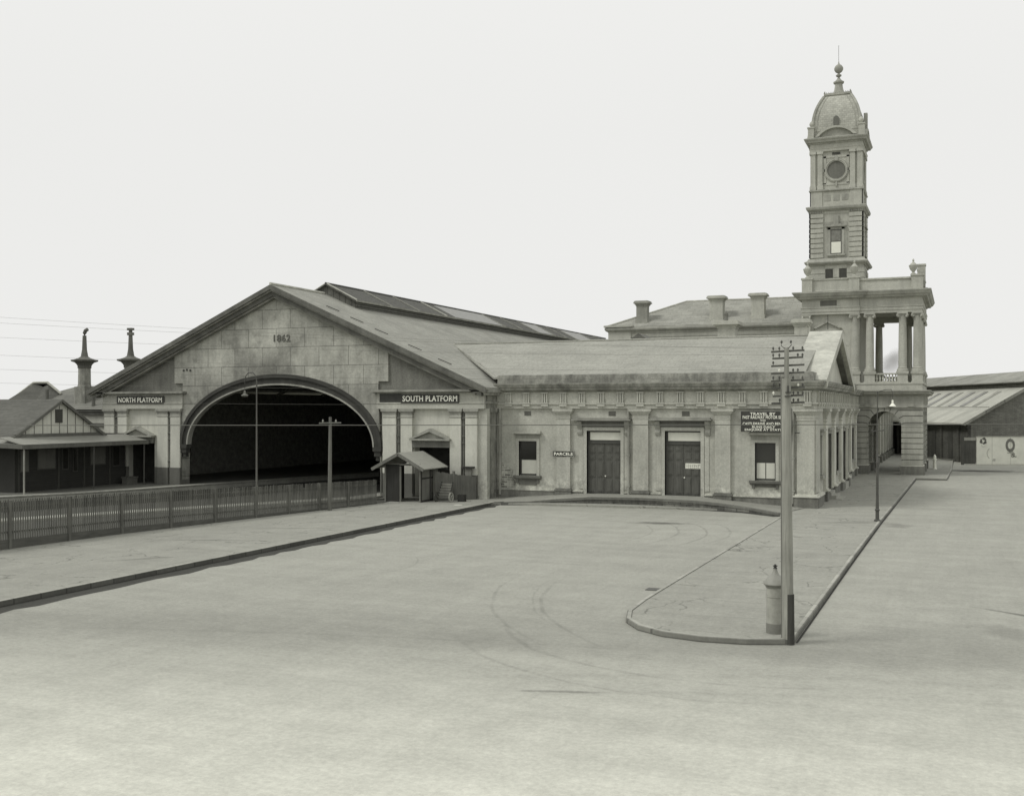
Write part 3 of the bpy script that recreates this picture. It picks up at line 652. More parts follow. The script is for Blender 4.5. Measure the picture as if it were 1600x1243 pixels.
for i, (pm, X_) in enumerate(marks):
    pa, b = pm, pm + .95
    q = MB(); q.box(X_ - .05, X_ + .17, pa, b if i != 3 else YS + .05, .9, 5.55); link_mesh('arcade_pilaster', q, 'pale', wing)
    q = MB()
    for z0_, z1_, e in ((5.3, 5.4, .03), (5.5, 5.7, .04), (5.7, 5.85, .1), (5.85, 6.0, .18), (6.0, 6.18, .26)): q.box(X_ - .05, X_ + .17 + e, pa - e, b + (e if i != 3 else 0), z0_, z1_)
    link_mesh('capital', q, 'stucco', wing)
    link_mesh('arcade_plinth', MB().box(X_ - .05, X_ + .27, pa - .1, b + .1, .02, .78), 'plinth', wing)
    q = MB(); q.box(X_ - .05, X_ + .34, pa - .16, b + .16, .78, .87); q.box(X_ - .05, X_ + .24, pa - .06, b + .06, .87, .95); link_mesh('arcade_plinth_moulding', q, 'pale', wing)
for i, (c, hw, z0, isdoor, X_) in enumerate(info):
    a, b, _x = bay_list[i]
    for u, v_ in (((a + .1, c - hw - .02), (c + hw + .02, b - .11)) if isdoor else ((a + .1, b - .11),)):
        if v_ - u > .1: link_mesh('wall_plinth', MB().box(X_ - .04, X_ + .1, u, v_, .02, .72), 'plinth', wing); link_mesh('wall_plinth_moulding', MB().box(X_ - .04, X_ + .14, u, v_, .72, .8), 'pale', wing)
    if isdoor:
        q = MB(); q.box(X_ - .5, X_ - .44, c - hw, c + hw, z0, 3.6); fr = link_mesh('arcade_door', q, 'door', wing)
        q = MB()
        for s_ in (-1, 1):
            for z_a, z_b in ((.8, 1.7), (1.85, 2.6), (2.75, 3.4)): q.box(X_ - .44, X_ - .41, c + s_ * (hw * .5) - .35, c + s_ * (hw * .5) + .35, z_a, z_b)
        link_mesh('panel', q, 'door_panel', fr)
        q = MB(); q.box(X_ - .49, X_ - .45, c - hw + .08, c + hw - .08, 3.7, 4.42); link_mesh('fanlight', q, 'glass', wing)
        q = MB(); q.box(X_ - .3, X_ + .3, c - hw, c + hw, .02, .6)
        if i == 1: q.box(X_ + .0, X_ + .62, c - hw - .1, c + hw, .02, .38); q.box(X_ + .0, X_ + 1.0, c - hw - .3, c + hw + .1, .02, .18)
        link_mesh('step', q, 'coping', wing)
    else:
        q = MB(); q.box(X_ - .5, X_ - .44, c - hw, c + hw, z0, 4.5); wf = link_mesh('window', q, 'frame', wing)
        q = MB(); q.box(X_ - .44, X_ - .42, c - hw + .1, c + hw - .1, 3.15, 4.4); q.box(X_ - .46, X_ - .425, c - hw + .1, c + hw - .1, z0 + .1, 3.05); link_mesh('pane', q, 'glass', wf)
    q = MB()
    if i: 
        for u in (c - hw - .14, c + hw): q.box(X_ - .1, X_ + .06, u, u + .14, z0, 4.5)
    q.box(X_ - .1, X_ + .08, c - hw - .2, c + hw + .2, 4.5, 4.75); q.box(X_ - .1, X_ + .26, c - hw - .3, c + hw + .3, 4.75, 4.88)
    if not isdoor: q.box(X_ - .1, X_ + .18, c - hw - .2, c + hw + .2, z0 - .2, z0)
    link_mesh('window_surround' if not isdoor else 'door_surround', q, 'trim', wing)
# entablature swept round the corner
path = [(-29.28, YP), (XE, YP), (XE, YS), (XL, YS), (XL, YE)]
m = MB(); m.sweep(path, [(-.3, 6.2), (.17, 6.2), (.17, 6.46), (.26, 6.47), (.26, 6.57), (.13, 6.58), (.13, 7.3), (-.3, 7.3)]); link_mesh('frieze', m, 'stucco', wing)
m = MB(); m.sweep(path, [(-.28, 7.29), (.2, 7.29), (.24, 7.36), (.44, 7.40), (.5, 7.47), (.5, 7.56), (.58, 7.60), (.64, 7.72), (.68, 7.80), (.68, 7.84), (.1, 7.90), (-.28, 7.90)]); link_mesh('cornice', m, 'cornice', wing)
m = MB(); m.sweep(path, [(-.25, 7.86), (.02, 7.86), (-.04, 8.45), (-.25, 8.5)]); link_mesh('parapet', m, 'cornice', wing)
m = MB(); m.sweep([(-29.28, YP - .001), (XE + .001, YP - .001), (XE + .001, YS)], [(.5, 7.80), (.675, 7.82), (.69, 7.875), (.5, 7.89)]); link_mesh('cornice_lip', m, 'rake_light', wing)
def trig(axis, c):
    q = MB()
    def B(mb, u0, u1, o0, o1, z0, z1):
        if axis == 'x': mb.box(u0, u1, YP - o1, YP - o0, z0, z1)
        else: mb.box((XE if u1 < YS + .3 else XL) + o0, (XE if u1 < YS + .3 else XL) + o1, u0, u1, z0, z1)
    for k in (-1, 0, 1): B(q, c + k * .155 - .045, c + k * .155 + .045, .12, .25, 6.58, 7.22)
    B(q, c - .24, c + .24, .12, .155, 6.58, 7.22); B(q, c - .26, c + .26, .12, .28, 7.2, 7.29)
    B(q, c - .28, c + .28, .12, .3, 6.5, 6.6); B(q, c - .26, c + .26, .12, .28, 6.34, 6.5)
    link_mesh('triglyph', q, 'stucco', wing)
x = -28.39
while x < XE - .1: trig('x', x); x += 1.318
y = YP + .55
while y < YE - .5: trig('y', y); y += 1.3
# roof: main slopes and the side pediment
RZ, RY = 11.3, 78.5
m = MB(); m.slab([(-29.6, YP + .15, 8.32), (XE - .6, YP + .15, 8.32), (XE - .6, RY, RZ), (-37.4, RY, RZ)], .12); link_mesh('roof', m, 'slate_x', wing)
m = MB(); m.slab([(-37.4, RY, RZ), (XE - .6, RY, RZ), (XE - .6, RY + 9.7, 8.32), (-29.6, RY + 9.7, 8.32)], .12); link_mesh('roof', m, 'slate_x', wing)
m = MB(); m.tube([(-37.4, RY, RZ + .03), (XE - 1.2, RY, RZ + .03)], .09, 6); link_mesh('ridge_roll', m, 'slate_x', wing)
m = MB(); m.tube([(-37.4, RY, RZ + .03), (-29.4, YP + .3, 8.34)], .07, 6); link_mesh('valley_gutter', m, 'trim', wing)
m = MB(); m.slab([(-29.5, RY + 9, 8.4), (XL - .3, RY + 9, 8.4), (XL - .3, YE + .3, 8.4), (-29.5, YE + .3, 8.4)], .15); link_mesh('flat_roof', m, 'slate_x', wing)
PX0, PX1 = -9.75, XE + .72
for s in (-1, 1):
    yb = RY + s * 9.6
    m = MB(); m.slab([(PX0, RY, 11.6), (PX1, RY, 11.6), (PX1, yb, 7.98), (PX0, yb, 7.98)][::-s], .55); link_mesh('pediment_roof', m, 'lead', wing)
    m = MB(); m.plate([(RY, 11.24), (RY + s * 9.1, 7.85), (RY + s * 7.9, 7.90), (RY, 10.8)], 'x', XE - .2, XE + .42); link_mesh('pediment_rake', m, 'rake', wing)
m = MB(); m.plate([(RY - 8.2, 7.88), (RY + 8.2, 7.88), (RY, 10.9)], 'x', XE - .3, XE + .0); link_mesh('tympanum', m, 'pale', wing)
# windows of the front
def front_window(x0, x1, z0, z1, split, two):
    q = MB(); q.box(x0, x1, YP + .2, YP + .28, z0, z1); wf = link_mesh('window', q, 'frame', wing)
    zm = z0 + (z1 - z0) * split
    q = MB(); q.box(x0 + .08, x1 - .08, YP + .185, YP + .2, zm + .03, z1 - .07); link_mesh('pane', q, 'glass', wf)
    q = MB(); e = .08
    if two: c = (x0 + x1) / 2; q.box(x0 + e, c - .03, YP + .17, YP + .2, z0 + .12, zm - .04); q.box(c + .03, x1 - e, YP + .17, YP + .2, z0 + .12, zm - .04)
    else: q.box(x0 + e + .06, x1 - e, YP + .17, YP + .2, z0 + .12, zm - .03)
    link_mesh('blind', q, 'blind', wf)
    q = MB()
    for a, b in ((x0 - .2, x0), (x1, x1 + .2)): q.box(a, b, YP - .07, YP + .2, z0 - .0, z1 + .18)
    q.box(x0, x1, YP - .07, YP + .19, z1, z1 + .18)
    link_mesh('window_surround', q, 'stucco', wing)
    q = MB(); q.box(x0 - .22, x1 + .22, YP - .09, YP + .01, z1 + .18, z1 + .42); q.box(x0 - .3, x1 + .3, YP - .2, YP + .01, z1 + .42, z1 + .5); link_mesh('window_frieze', q, 'trim', wing)
    q = MB(); q.box(x0 - .36, x1 + .36, YP - .34, YP + .01, z1 + .5, z1 + .62); q.box(x0 - .3, x1 + .3, YP - .25, YP + .01, z1 + .62, z1 + .68); link_mesh('window_hood', q, 'stucco', wing)
    q = MB(); q.box(x0 - .34, x1 + .34, YP - .24, YP + .18, z0 - .16, z0 - .001); q.box(x0 - .3, x1 + .3, YP - .16, YP + .01, z0 - .24, z0 - .16)
    for xx in (x0 - .16, x1 + .02): q.box(xx, xx + .16, YP - .14, YP + .01, z0 - .5, z0 - .24)
    if not two: q.box(x0 + .001, x1 - .001, YP - .06, YP + .01, z0 - .62, z0 - .24)
    else: q.box(x0 + .001, x1 - .001, YP - .06, YP + .01, z0 - .4, z0 - .24)
    link_mesh('sill', q, 'dado', wing)
front_window(*wins[0], .46, False); front_window(*wins[1], .48, True)
def front_door(x0, x1, z0, z1, solid_left):
    c = (x0 + x1) / 2; zt = 3.88
    q = MB(); q.box(x0, x1, YP + .24, YP + .34, zt, z1); q.box(x0, x1, YP + .18, YP + .26, zt, zt + .16); fr = link_mesh('door_frame', q, 'frame', wing)
    q = MB(); q.box(x0 + .16, x1 - .05, YP + .22, YP + .24, zt + .24, z1 - .1); link_mesh('fanlight', q, 'frosted', wing)
    for k, (a, b) in enumerate(((x0, c - .012), (c + .012, x1))):
        q = MB(); q.box(a, b, YP + .24, YP + .32, z0, zt - .001); lf = link_mesh('door_leaf', q, 'door', wing)
        q = MB(); wd = (b - a) / 2
        for j in (0, 1):
            u0 = a + j * wd + .09; u1 = a + (j + 1) * wd - .09
            rows = ((.1, .95), (1.08, 2.12), (2.25, 2.55), (2.68, 3.1))
            if solid_left: rows = ((.1, 1.15), (1.3, 2.15), (2.3, 2.75), (2.85, 3.12))
            for za, zb in rows: q.box(u0, u1, YP + .215, YP + .24, z0 + za, z0 + zb); q.box(u0 + .07, u1 - .07, YP + .195, YP + .215, z0 + za + .07, z0 + zb - .07)
        link_mesh('panel', q, 'door_panel', lf)
    q = MB(); q.lathe([(.035, 0), (.05, .03), (.0, .06)], 0, 0, 8); q2 = MB(); q2.v = [(c + .06 + x_, YP + .2 - z_, z0 + 1.15 + y_) for x_, y_, z_ in q.v]; q2.f = q.f; link_mesh('door_handle', q2, 'porcelain', wing, smooth=True)
    q = MB()
    for a, b in ((x0 - .22, x0), (x1, x1 + .22)): q.box(a, b, YP - .08, YP + .24, z0 - .02, z1 + .22); 
    q.box(x0, x1, YP - .08, YP + .23, z1, z1 + .22); link_mesh('door_surround', q, 'stucco', wing)
    q = MB()
    for a in (x0 - .56, x1 + .22): q.box(a + .02, a + .32, YP - .04, YP + .01, z0 + .3, z1 + .6)
    link_mesh('door_pilaster_strip', q, 'stucco', wing)
    q = MB(); q.box(x0 - .3, x1 + .3, YP - .1, YP + .01, z1 + .22, z1 + .62); q.box(x0 - .62, x1 + .62, YP - .24, YP + .01, z1 + .6, z1 + .66); link_mesh('door_frieze', q, 'dado', wing)
    for a in (x0 - .62, x1 + .30):
        q = MB(); q.plate([(YP, z1 - .3), (YP - .12, z1 - .28), (YP - .18, z1 - .1), (YP - .12, z1 + .1), (YP - .3, z1 + .45), (YP - .34, z1 + .62), (YP, z1 + .62)], 'x', a, a + .32); link_mesh('hood_console', q, 'trim', wing)
    q = MB(); q.box(x0 - .95, x1 + .75, YP - .52, YP + .01, z1 + .66, z1 + .76); q.box(x0 - .85, x1 + .65, YP - .42, YP + .01, z1 + .76, z1 + .84); link_mesh('door_hood', q, 'rake_light', wing)
front_door(*doors[0], False); front_door(*doors[1], True)
for x in (-29.05, -19.95, -9.48):
    q = MB(); q.tube([(x, YP - .13, .35 if x != -19.95 else .62), (x, YP - .13, 6.2)], .085, 8)
    for z in (1.1, 3.1, 5.1): q.box(x - .13, x + .13, YP - .22, YP, z, z + .07)
    link_mesh('downpipe', q, 'trim', wing, smooth=True)
for x in (-27.05, -21.1, -16.2):
    q = MB(); q.box(x - .24, x + .24, YP - .025, YP + .01, 5.72, 6.02); 
    for k in range(4): q.box(x - .2, x + .2, YP - .04, YP - .02, 5.76 + k * .065, 5.79 + k * .065)
    link_mesh('wall_vent', q, 'dado', wing)
# chimneys and ridge ventilator of the wing
def chimney(parent, x0, x1, y0_, y1_, zb, zt, mt='stucco', pots=(), flare=.22, sub=None):
    q = MB(); q.box(x0, x1, y0_, y1_, zb, zt - .55); q.box(x0 - .08, x1 + .08, y0_ - .08, y1_ + .08, zb, zb + (zt - zb) * .35)
    ch = link_mesh('chimney', q, mt, parent)
    q = MB(); cx_, cy_ = (x0 + x1) / 2, (y0_ + y1_) / 2
    for z0_, z1_, e in ((zt - .55, zt - .42, .06), (zt - .42, zt - .3, .14), (zt - .3, zt - .16, flare + .04), (zt - .16, zt - .04, flare - .02), (zt - .04, zt, flare - .14)): q.box(x0 - e, x1 + e, y0_ - e, y1_ + e, z0_, z1_)
    link_mesh('chimney_cap', q, mt, ch)
    for px_ in pots:
        q = MB(); q.lathe([(.2, 0), (.16, .1), (.14, .5), (.17, .55), (.15, .62)], px_, cy_, 10, zt - .02); link_mesh('chimney_pot', q, 'render_dark', ch, smooth=True)
    return ch
chimney(wing, -16.45, -15.2, 79.6, 80.8, 10.2, 12.62, pots=(-15.95,), flare=.3)
chimney(wing, -10.95, -10.05, 79.6, 80.6, 10.2, 12.6, flare=.2)
m = MB(); m.plate([(-24.2, 11.1), (-21.5, 11.1), (-22.85, 11.98)], 'y', 81, 83.5); link_mesh('roof_gablet', m, 'slate_dark', wing)
m = MB(); m.plate([(-23.7, 11.2), (-22.0, 11.2), (-22.85, 11.8)], 'y', 80.9, 81.0)
link_mesh('gablet_louvre', m, 'dado', wing)

sign('parcels_sign', 'small dark board lettered PARCELS on the office wall', 'sign', -25.19, -23.66, 2.98, 3.38, YP - .2, [('PARCELS', 1.32, .2, 3.18, -24.42, .03)], frame='trim')
L = [('TRAVEL BY', 1.55, .17, 5.87, -11.25), ('FAST RAILWAY MOTOR SERVICE', 2.9, .2, 5.66, -11.03), ('TO', .34, .14, 5.46, -11.25), ('CASTLEMAINE AND BENDIGO', 2.9, .19, 5.255, -11.03), ('RUNS DAILY', 1.4, .15, 5.06, -11.2), ('ENQUIRE AT STATION', 2.6, .16, 4.88, -11.05)]
sign('travel_notice', 'large dark notice board with TRAVEL BY FAST RAILWAY MOTOR SERVICE in white letters', 'sign', -12.6, -9.52, 4.76, 6.02, YP - .55, [(a, b, c_, d_, e, .02) for a, b, c_, d_, e in L])
t = thing('door_notice', 'small pale notice fixed on the dark right hand parcels door', 'notice', (-15.75, YP + .17, 2.35))
m = MB(); m.box(-16.26, -15.26, YP + .165, YP + .19, 2.36, 2.70); link_mesh('board', m, 'white', t)
m = MB(); random.seed(3)
for z in (2.62, 2.53, 2.43):
    x = -16.2
    while x < -15.4: wd = random.uniform(.04, .12); m.box(x, x + wd, YP + .155, YP + .165, z - .018, z + .018); x += wd + .04
link_mesh('faded_print', m, 'dado', t)
# ================================================================== PORTICO AND TOWER BLOCK
PY0, PY1 = 106.0, 119.5; PXL, PXR = -8.9, -3.12
por = thing('portico', 'two storey stone carriage portico with open columned loggia over rusticated arches', 'portico', (-6, 112, 0))
def rust_pier(parent, x0, x1, y0_, y1_, z0, z1, bh=.52, g_=.085, name='pier', mt='rustic', inset=.1):
    q = MB(); q.box(x0 + inset, x1 - inset, y0_ + inset, y1_ - inset, z0, z1); n_ = int(round((z1 - z0) / bh)); h = (z1 - z0) / n_
    for i in range(n_): q.box(x0, x1, y0_, y1_, z0 + i * h + g_ / 2, z0 + (i + 1) * h - g_ / 2)
    return link_mesh(name, q, mt, parent)
piers = [(PXL - .25, -7.95), (-4.98, PXR)]
for ya, yb in ((PY0, PY0 + 1.9), (PY0 + 5.8, PY0 + 7.6), (PY1 - 1.9, PY1)):
    for xa, xb in piers:
        if xa > -6 or ya in (PY0,) or True:
            rust_pier(por, xa, xb, ya, yb, 1.0, 4.5)
            q = MB(); q.box(xa - .14, xb + .14, ya - .14, yb + .14, .02, .92); link_mesh('pier_plinth', q, 'plinth', por)
            q = MB(); q.box(xa - .08, xb + .08, ya - .08, yb + .08, .92, 1.02); link_mesh('plinth_moulding', q, 'pale', por)
# arch walls with voussoir joints
def arch_wall(axis, c, r, e0, e1, a0, a1, zs=4.5, zt=6.3):
    parts_ = []
    pts = [(e0, zs)] + [(e0, zt), (e1, zt), (e1, zs)] + ell(c, zs, r, r * .98, 20)
    q = MB(); q.plate(pts, axis, a0, a1); parts_.append((q, 'rustic'))
    # joints as thin dark strips on the face, groove shade put into their colour
    q = MB()
    f0, f1 = (a0 - .012, a0 + .004) if axis == 'y' else (a1 - .004, a1 + .012)
    def bar2(p0, p1, wd=.08):
        dx, dz = p1[0] - p0[0], p1[1] - p0[1]; L_ = math.hypot(dx, dz); nx, nz = -dz / L_ * wd / 2, dx / L_ * wd / 2
        q.plate([(p0[0] + nx, p0[1] + nz), (p1[0] + nx, p1[1] + nz), (p1[0] - nx, p1[1] - nz), (p0[0] - nx, p0[1] - nz)], axis, f0, f1)
    for k, a in enumerate((12, 32, 52, 72, 90)):
        for s in (-1, 1):
            if a == 90 and s == 1: continue
            ca, sa = math.cos(R(a)) * s, math.sin(R(a)); R2 = r * 1.32 if a < 60 else r * 1.28
            p0 = (c + ca * (r + .02), zs + sa * (r + .02)); p1 = (c + ca * R2, min(zs + sa * R2, zt - .02)); bar2(p0, p1)
            if a < 60: bar2(p1, ((e1 if s > 0 else e0), p1[1]))
    link_multi('arch_wall', parts_ + [(q, 'tower_dark')], por)
arch_wall('y', -6.46, 1.48, PXL - .25, PXR, PY0 + .01, PY0 + 1.2)
arch_wall('y', -6.46, 1.48, PXL - .25, PXR, PY1 - 1.2, PY1 - .01)
for c, e0, e1 in ((PY0 + 3.85, PY0 + .05, PY0 + 6.7), (PY0 + 9.6, PY0 + 6.7, PY1 - .05)):
    arch_wall('x', c, 1.95, e0, e1, PXR - 1.1, PXR - .01, 4.5, 6.5)
pp = [(PXL - .3, PY0), (PXR, PY0), (PXR, PY1), (PXL - .3, PY1)]
q = MB(); q.sweep(pp, [(-.5, 6.28), (.12, 6.28), (.12, 6.5), (.02, 6.52), (.02, 7.4), (-.5, 7.4)]); link_mesh('frieze', q, 'rustic', por)
q = MB(); q.sweep(pp, [(-.5, 7.38), (.12, 7.38), (.16, 7.45), (.4, 7.5), (.5, 7.55), (.55, 7.7), (.66, 7.78), (.66, 7.88), (-.5, 7.95)]); link_mesh('lower_cornice', q, 'tower_trim', por)
for xc in (-4.15, -6.0, -7.9):
    q = MB()
    for k in (-1, 0, 1): q.box(xc + k * .16 - .05, xc + k * .16 + .05, PY0 - .08, PY0 + .0, 6.6, 7.3)
    q.box(xc - .27, xc + .27, PY0 - .05, PY0, 6.6, 7.3); q.box(xc - .3, xc + .3, PY0 - .2, PY0, 6.38, 6.6); link_mesh('triglyph', q, 'rustic', por)
y = PY0 + .6
while y < PY1:
    q = MB(); q.box(PXR, PXR + .08, y - .24, y + .24, 6.6, 7.3); link_mesh('triglyph', q, 'rustic', por); y += 1.36
q = MB(); q.box(PXL - .3, PXR - .1, PY0 + .1, PY1 - .1, 6.4, 7.3); q.box(PXL - .3, PXR - .05, PY0 + .02, PY1 - .02, 7.9, 8.5); link_mesh('loggia_floor', q, 'portico', por)
# loggia: pedestals, balustrades, columns
q = MB(); q.sweep(pp, [(-.6, 8.45), (.04, 8.45), (.04, 8.6), (-.6, 8.6)]); link_mesh('loggia_base', q, 'portico', por)
cols_w = [-9.1, -7.77, -4.89, -3.62]; cy_rows = [PY0 + .5, PY0 + 2.0, PY0 + 5.9, PY0 + 7.4, PY1 - 2.0, PY1 - .5]
spots = [(x, PY0 + .5) for x in cols_w] + [(x, PY1 - .5) for x in cols_w[1:]] + [(cols_w[3], y_) for y_ in cy_rows[1:-1]]
def column(parent, x, y, z0, z1, r, mt='portico'):
    q = MB(); H_ = z1 - z0
    prof = [(r * 1.35, 0), (r * 1.35, .12), (r * 1.38, .17), (r * 1.3, .24), (r * 1.08, .27), (r * 1.2, .33), (r * 1.02, .4), (r, H_ * .33), (r * .95, H_ * .66), (r * .86, H_ - .5), (r * .94, H_ - .44), (r * .86, H_ - .4), (r * .98, H_ - .3)]
    q.lathe(prof, x, y, 18, z0); c = link_mesh('column', q, mt, parent, smooth=True)
    q = MB(); q.box(x - r * 1.5, x + r * 1.5, y - r * 1.5, y + r * 1.5, z0 - .12, z0 + .005); link_mesh('column_base', q, mt, c)
    q = MB(); zc = z1 - .28
    for sx in (-1, 1):
        for sy in (-1, 1):
            q.add(*[list(t_) for t_ in vol(x + sx * r * .98, y + sy * r * .98, zc, .17, sx, sy)])
    q.box(x - r * .9, x + r * .9, y - r * .9, y + r * .9, zc, zc + .12); q.box(x - r * 1.28, x + r * 1.28, y - r * 1.28, y + r * 1.28, zc + .14, z1 + .0)
    link_mesh('ionic_capital', q, mt, c)
    return c
def vol(x, y, z, r, sx, sy):
    vs_ = []; n_ = 10; d = Vector((sx, sy, 0)).normalized(); u = Vector((-d.y, d.x, 0))
    for k, off_ in enumerate((-.07, .07)):
        for i in range(n_):
            a = 2 * math.pi * i / n_; p = Vector((x, y, z)) + u * off_ + d * (math.cos(a) * r) + Vector((0, 0, math.sin(a) * r)); vs_.append(tuple(p))
    fs = [(i, (i + 1) % n_, n_ + (i + 1) % n_, n_ + i) for i in range(n_)] + [tuple(reversed(range(n_))), tuple(range(n_, 2 * n_))]
    return vs_, fs
for x, y in spots:
    q = MB(); q.box(x - .46, x + .46, y - .46, y + .46, 8.58, 9.38); q.box(x - .54, x + .54, y - .54, y + .54, 9.38, 9.50); q.box(x - .52, x + .52, y - .52, y + .52, 8.58, 8.7)
    link_mesh('pedestal', q, 'portico', por)
    column(por, x, y, 9.62, 15.06, .37)
def balustrade(a, b):
    q = MB(); q.bar((a[0], a[1], 9.42), (b[0], b[1], 9.42), .34, .13); q.bar((a[0], a[1], 8.66), (b[0], b[1], 8.66), .34, .12); link_mesh('balustrade_rail', q, 'portico', por)
    L_ = math.hypot(b[0] - a[0], b[1] - a[1]); k = max(2, int(L_ / .27))
    for i in range(k):
        t = (i + .5) / k; q = MB(); q.lathe([(.07, 0), (.07, .06), (.045, .1), (.095, .26), (.06, .42), (.04, .52), (.07, .58), (.07, .64)], a[0] + (b[0] - a[0]) * t, a[1] + (b[1] - a[1]) * t, 8, 8.71)
        link_mesh('baluster', q, 'pale', por, smooth=True)
balustrade((-7.3, PY0 + .5), (-5.35, PY0 + .5)); balustrade((-7.3, PY1 - .5), (-5.35, PY1 - .5))
balustrade((-3.62, PY0 + 2.5), (-3.62, PY0 + 5.4)); balustrade((-3.62, PY0 + 7.9), (-3.62, PY1 - 2.5))
# upper entablature round loggia
up = [(PXL + .15, PY0 + .12), (PXR - .06, PY0 + .12), (PXR - .06, PY1 - .1), (PXL + .1, PY1 - .1)]
q = MB(); q.sweep(up, [(-.85, 15.05), (.0, 15.05), (.0, 15.28), (.05, 15.3), (.05, 15.55), (.1, 15.6), (.1, 15.66), (.0, 15.7), (.0, 16.4), (-.85, 16.4)]); link_mesh('upper_entablature', q, 'portico', por)
q = MB(); q.sweep(up, [(-.85, 16.38), (.08, 16.38), (.14, 16.46), (.4, 16.5), (.46, 16.62), (.62, 16.72), (.72, 16.92), (.78, 17.0), (.78, 17.1), (-.85, 17.18)]); link_mesh('upper_cornice', q, 'tower_trim', por)
q = MB(); q.sweep(up, [(-.35, 17.1), (-.05, 17.1), (-.1, 17.3), (-.15, 18.12), (-.02, 18.15), (-.02, 18.3), (-.45, 18.3), (-.45, 17.1)]); link_mesh('parapet', q, 'portico', por)
q = MB(); q.box(PXL, PXR - .2, PY0 + .3, PY1 - .3, 15.6, 15.9); q.box(PXL, PXR - .2, PY0 + .3, PY1 - .3, 16.9, 17.15); link_mesh('loggia_ceiling', q, 'portico', por)
for x, y in ((PXR - .5, PY0 + .55), (PXR - .5, PY1 - .6), (PXR - .5, PY0 + 6.7)):
    q = MB(); q.box(x - .5, x + .5, y - .5, y + .5, 17.12, 18.36); q.box(x - .58, x + .58, y - .58, y + .58, 18.36, 18.5); link_mesh('parapet_pedestal', q, 'portico', por)
URN = [(.22, 0), (.22, .1), (.1, .2), (.13, .28), (.3, .5), (.38, .78), (.4, .86), (.28, .9), (.24, 1.0), (.12, 1.12), (.06, 1.2), (.1, 1.28), (.07, 1.38), (.02, 1.46)]
def urn(parent, x, y, z, s=1.0):
    q = MB(); q.lathe([(r * s, h * s) for r, h in URN], x, y, 14, z); link_mesh('urn', q, 'tower', parent, smooth=True)
urn(por, PXR - .85, PY0 + .55, 18.5, 1.0)
q = MB(); q.box(PXR - .55, PXR + .15, PY0 + 1.9, PY0 + 2.7, 17.5, 19.6); q.box(PXR - .62, PXR + .2, PY0 + 1.85, PY0 + 2.75, 19.45, 19.62); link_mesh('parapet_block', q, 'tower_trim', por)
q = MB(); q.lathe([(.1, 0), (.06, .2), (.13, .34), (.1, .5), (.02, .56)], PXR - .42, PY0 + .5, 10, 18.5); link_mesh('finial', q, 'tower', por, smooth=True)

# ---- tower block (square storey the clock tower stands on)
blk = thing('tower_block', 'square two storey stone block with urns on its parapet under the clock tower', 'building', (-11.3, 111, 0))
BX0, BX1, BY0, BY1 = -13.86, -8.7, PY0 + .02, 119.3
q = MB(); q.box(BX0, BX1, BY0 + .42, BY1, .02, 16.2); link_mesh('wall', q, 'portico', blk)
for a, b in ((BX0 - .02, BX0 + .75),):
    q = MB(); q.box(a - .04, b, BY0 + .12, BY0 + .5, 8.3, 14.6); link_mesh('corner_pilaster', q, 'portico', blk)
    q = MB()
    for sx in (a + .05, b - .05): q.add(*vol(sx, BY0 + .06, 14.78, .16, 0.0001, -1)); 
    q.box(a - .1, b + .08, BY0 + .02, BY0 + .5, 14.9, 15.04); q.box(a - .04, b, BY0 + .12, BY0 + .3, 14.6, 14.95); link_mesh('ionic_capital', q, 'portico', blk)
q = MB(); q.box(-12.9, -9.7, BY0 + .38, BY0 + .43, 12.1, 12.2); link_mesh('string_course', q, 'tower_trim', blk)
q = MB(); q.plate([(-12.85, 13.75), (-12.6, 13.75), (-11.55, 14.3), (-10.5, 13.75), (-10.25, 13.75), (-11.55, 14.52)], 'y', BY0 + .0, BY0 + .43); link_mesh('window_pediment', q, 'tower_trim', blk)
q = MB(); q.plate([(-12.58, 13.751), (-10.52, 13.751), (-11.55, 14.29)], 'y', BY0 + .25, BY0 + .43); q.box(-12.7, -10.4, BY0 + .2, BY0 + .43, 13.35, 13.75); link_mesh('window_frieze', q, 'portico', blk)
q = MB(); q.box(-12.2, -10.9, BY0 + .38, BY0 + .45, 10.6, 13.25); link_mesh('window', q, 'glass', blk)
q = MB(); q.tube([(-11.45, BY0 - .5, 13.6), (-11.45, BY0 - .5, 15.0)], .035, 6); link_mesh('vent_pipe', q, 'iron', blk)
bp = [(BX0, BY1), (BX0, BY0), (BX1, BY0), (BX1, BY0 + .6)]
q = MB(); q.sweep(bp, [(-.5, 15.05), (.02, 15.05), (.02, 15.26), (.08, 15.3), (.08, 15.6), (.14, 15.66), (.14, 15.72), (.02, 15.76), (.02, 16.42), (-.5, 16.42)]); link_mesh('entablature', q, 'portico', blk)
q = MB(); q.sweep(bp, [(-.5, 16.4), (.1, 16.4), (.16, 16.48), (.42, 16.52), (.48, 16.64), (.64, 16.74), (.76, 16.94), (.84, 17.02), (.84, 17.14), (-.5, 17.2)]); link_mesh('cornice', q, 'tower_trim', blk)
q = MB(); q.sweep([(BX0 + .1, BY1), (BX0 + .1, BY0 + .2), (BX1 - .05, BY0 + .2), (BX1 - .05, BY1)], [(0, 17.1), (.05, 17.3), (0, 17.35), (0, 18.28), (.08, 18.32), (.08, 18.42), (-.4, 18.42), (-.4, 17.1)]); link_mesh('parapet', q, 'portico', blk)
q = MB(); q.box(-12.2, -10.7, BY0 - .03, BY0 + .02, 15.85, 16.35); link_mesh('frieze_vent', q, 'dado', blk)
for x, y in ((BX0 + .45, BY0 + .45), (BX1 - .45, BY0 + .45), (BX0 + .45, BY1 - .4)):
    q = MB(); q.box(x - .48, x + .48, y - .48, y + .48, 17.12, 18.45); q.box(x - .55, x + .55, y - .55, y + .55, 18.38, 18.55); link_mesh('parapet_pedestal', q, 'portico', blk); urn(blk, x, y, 18.55, 1.05)
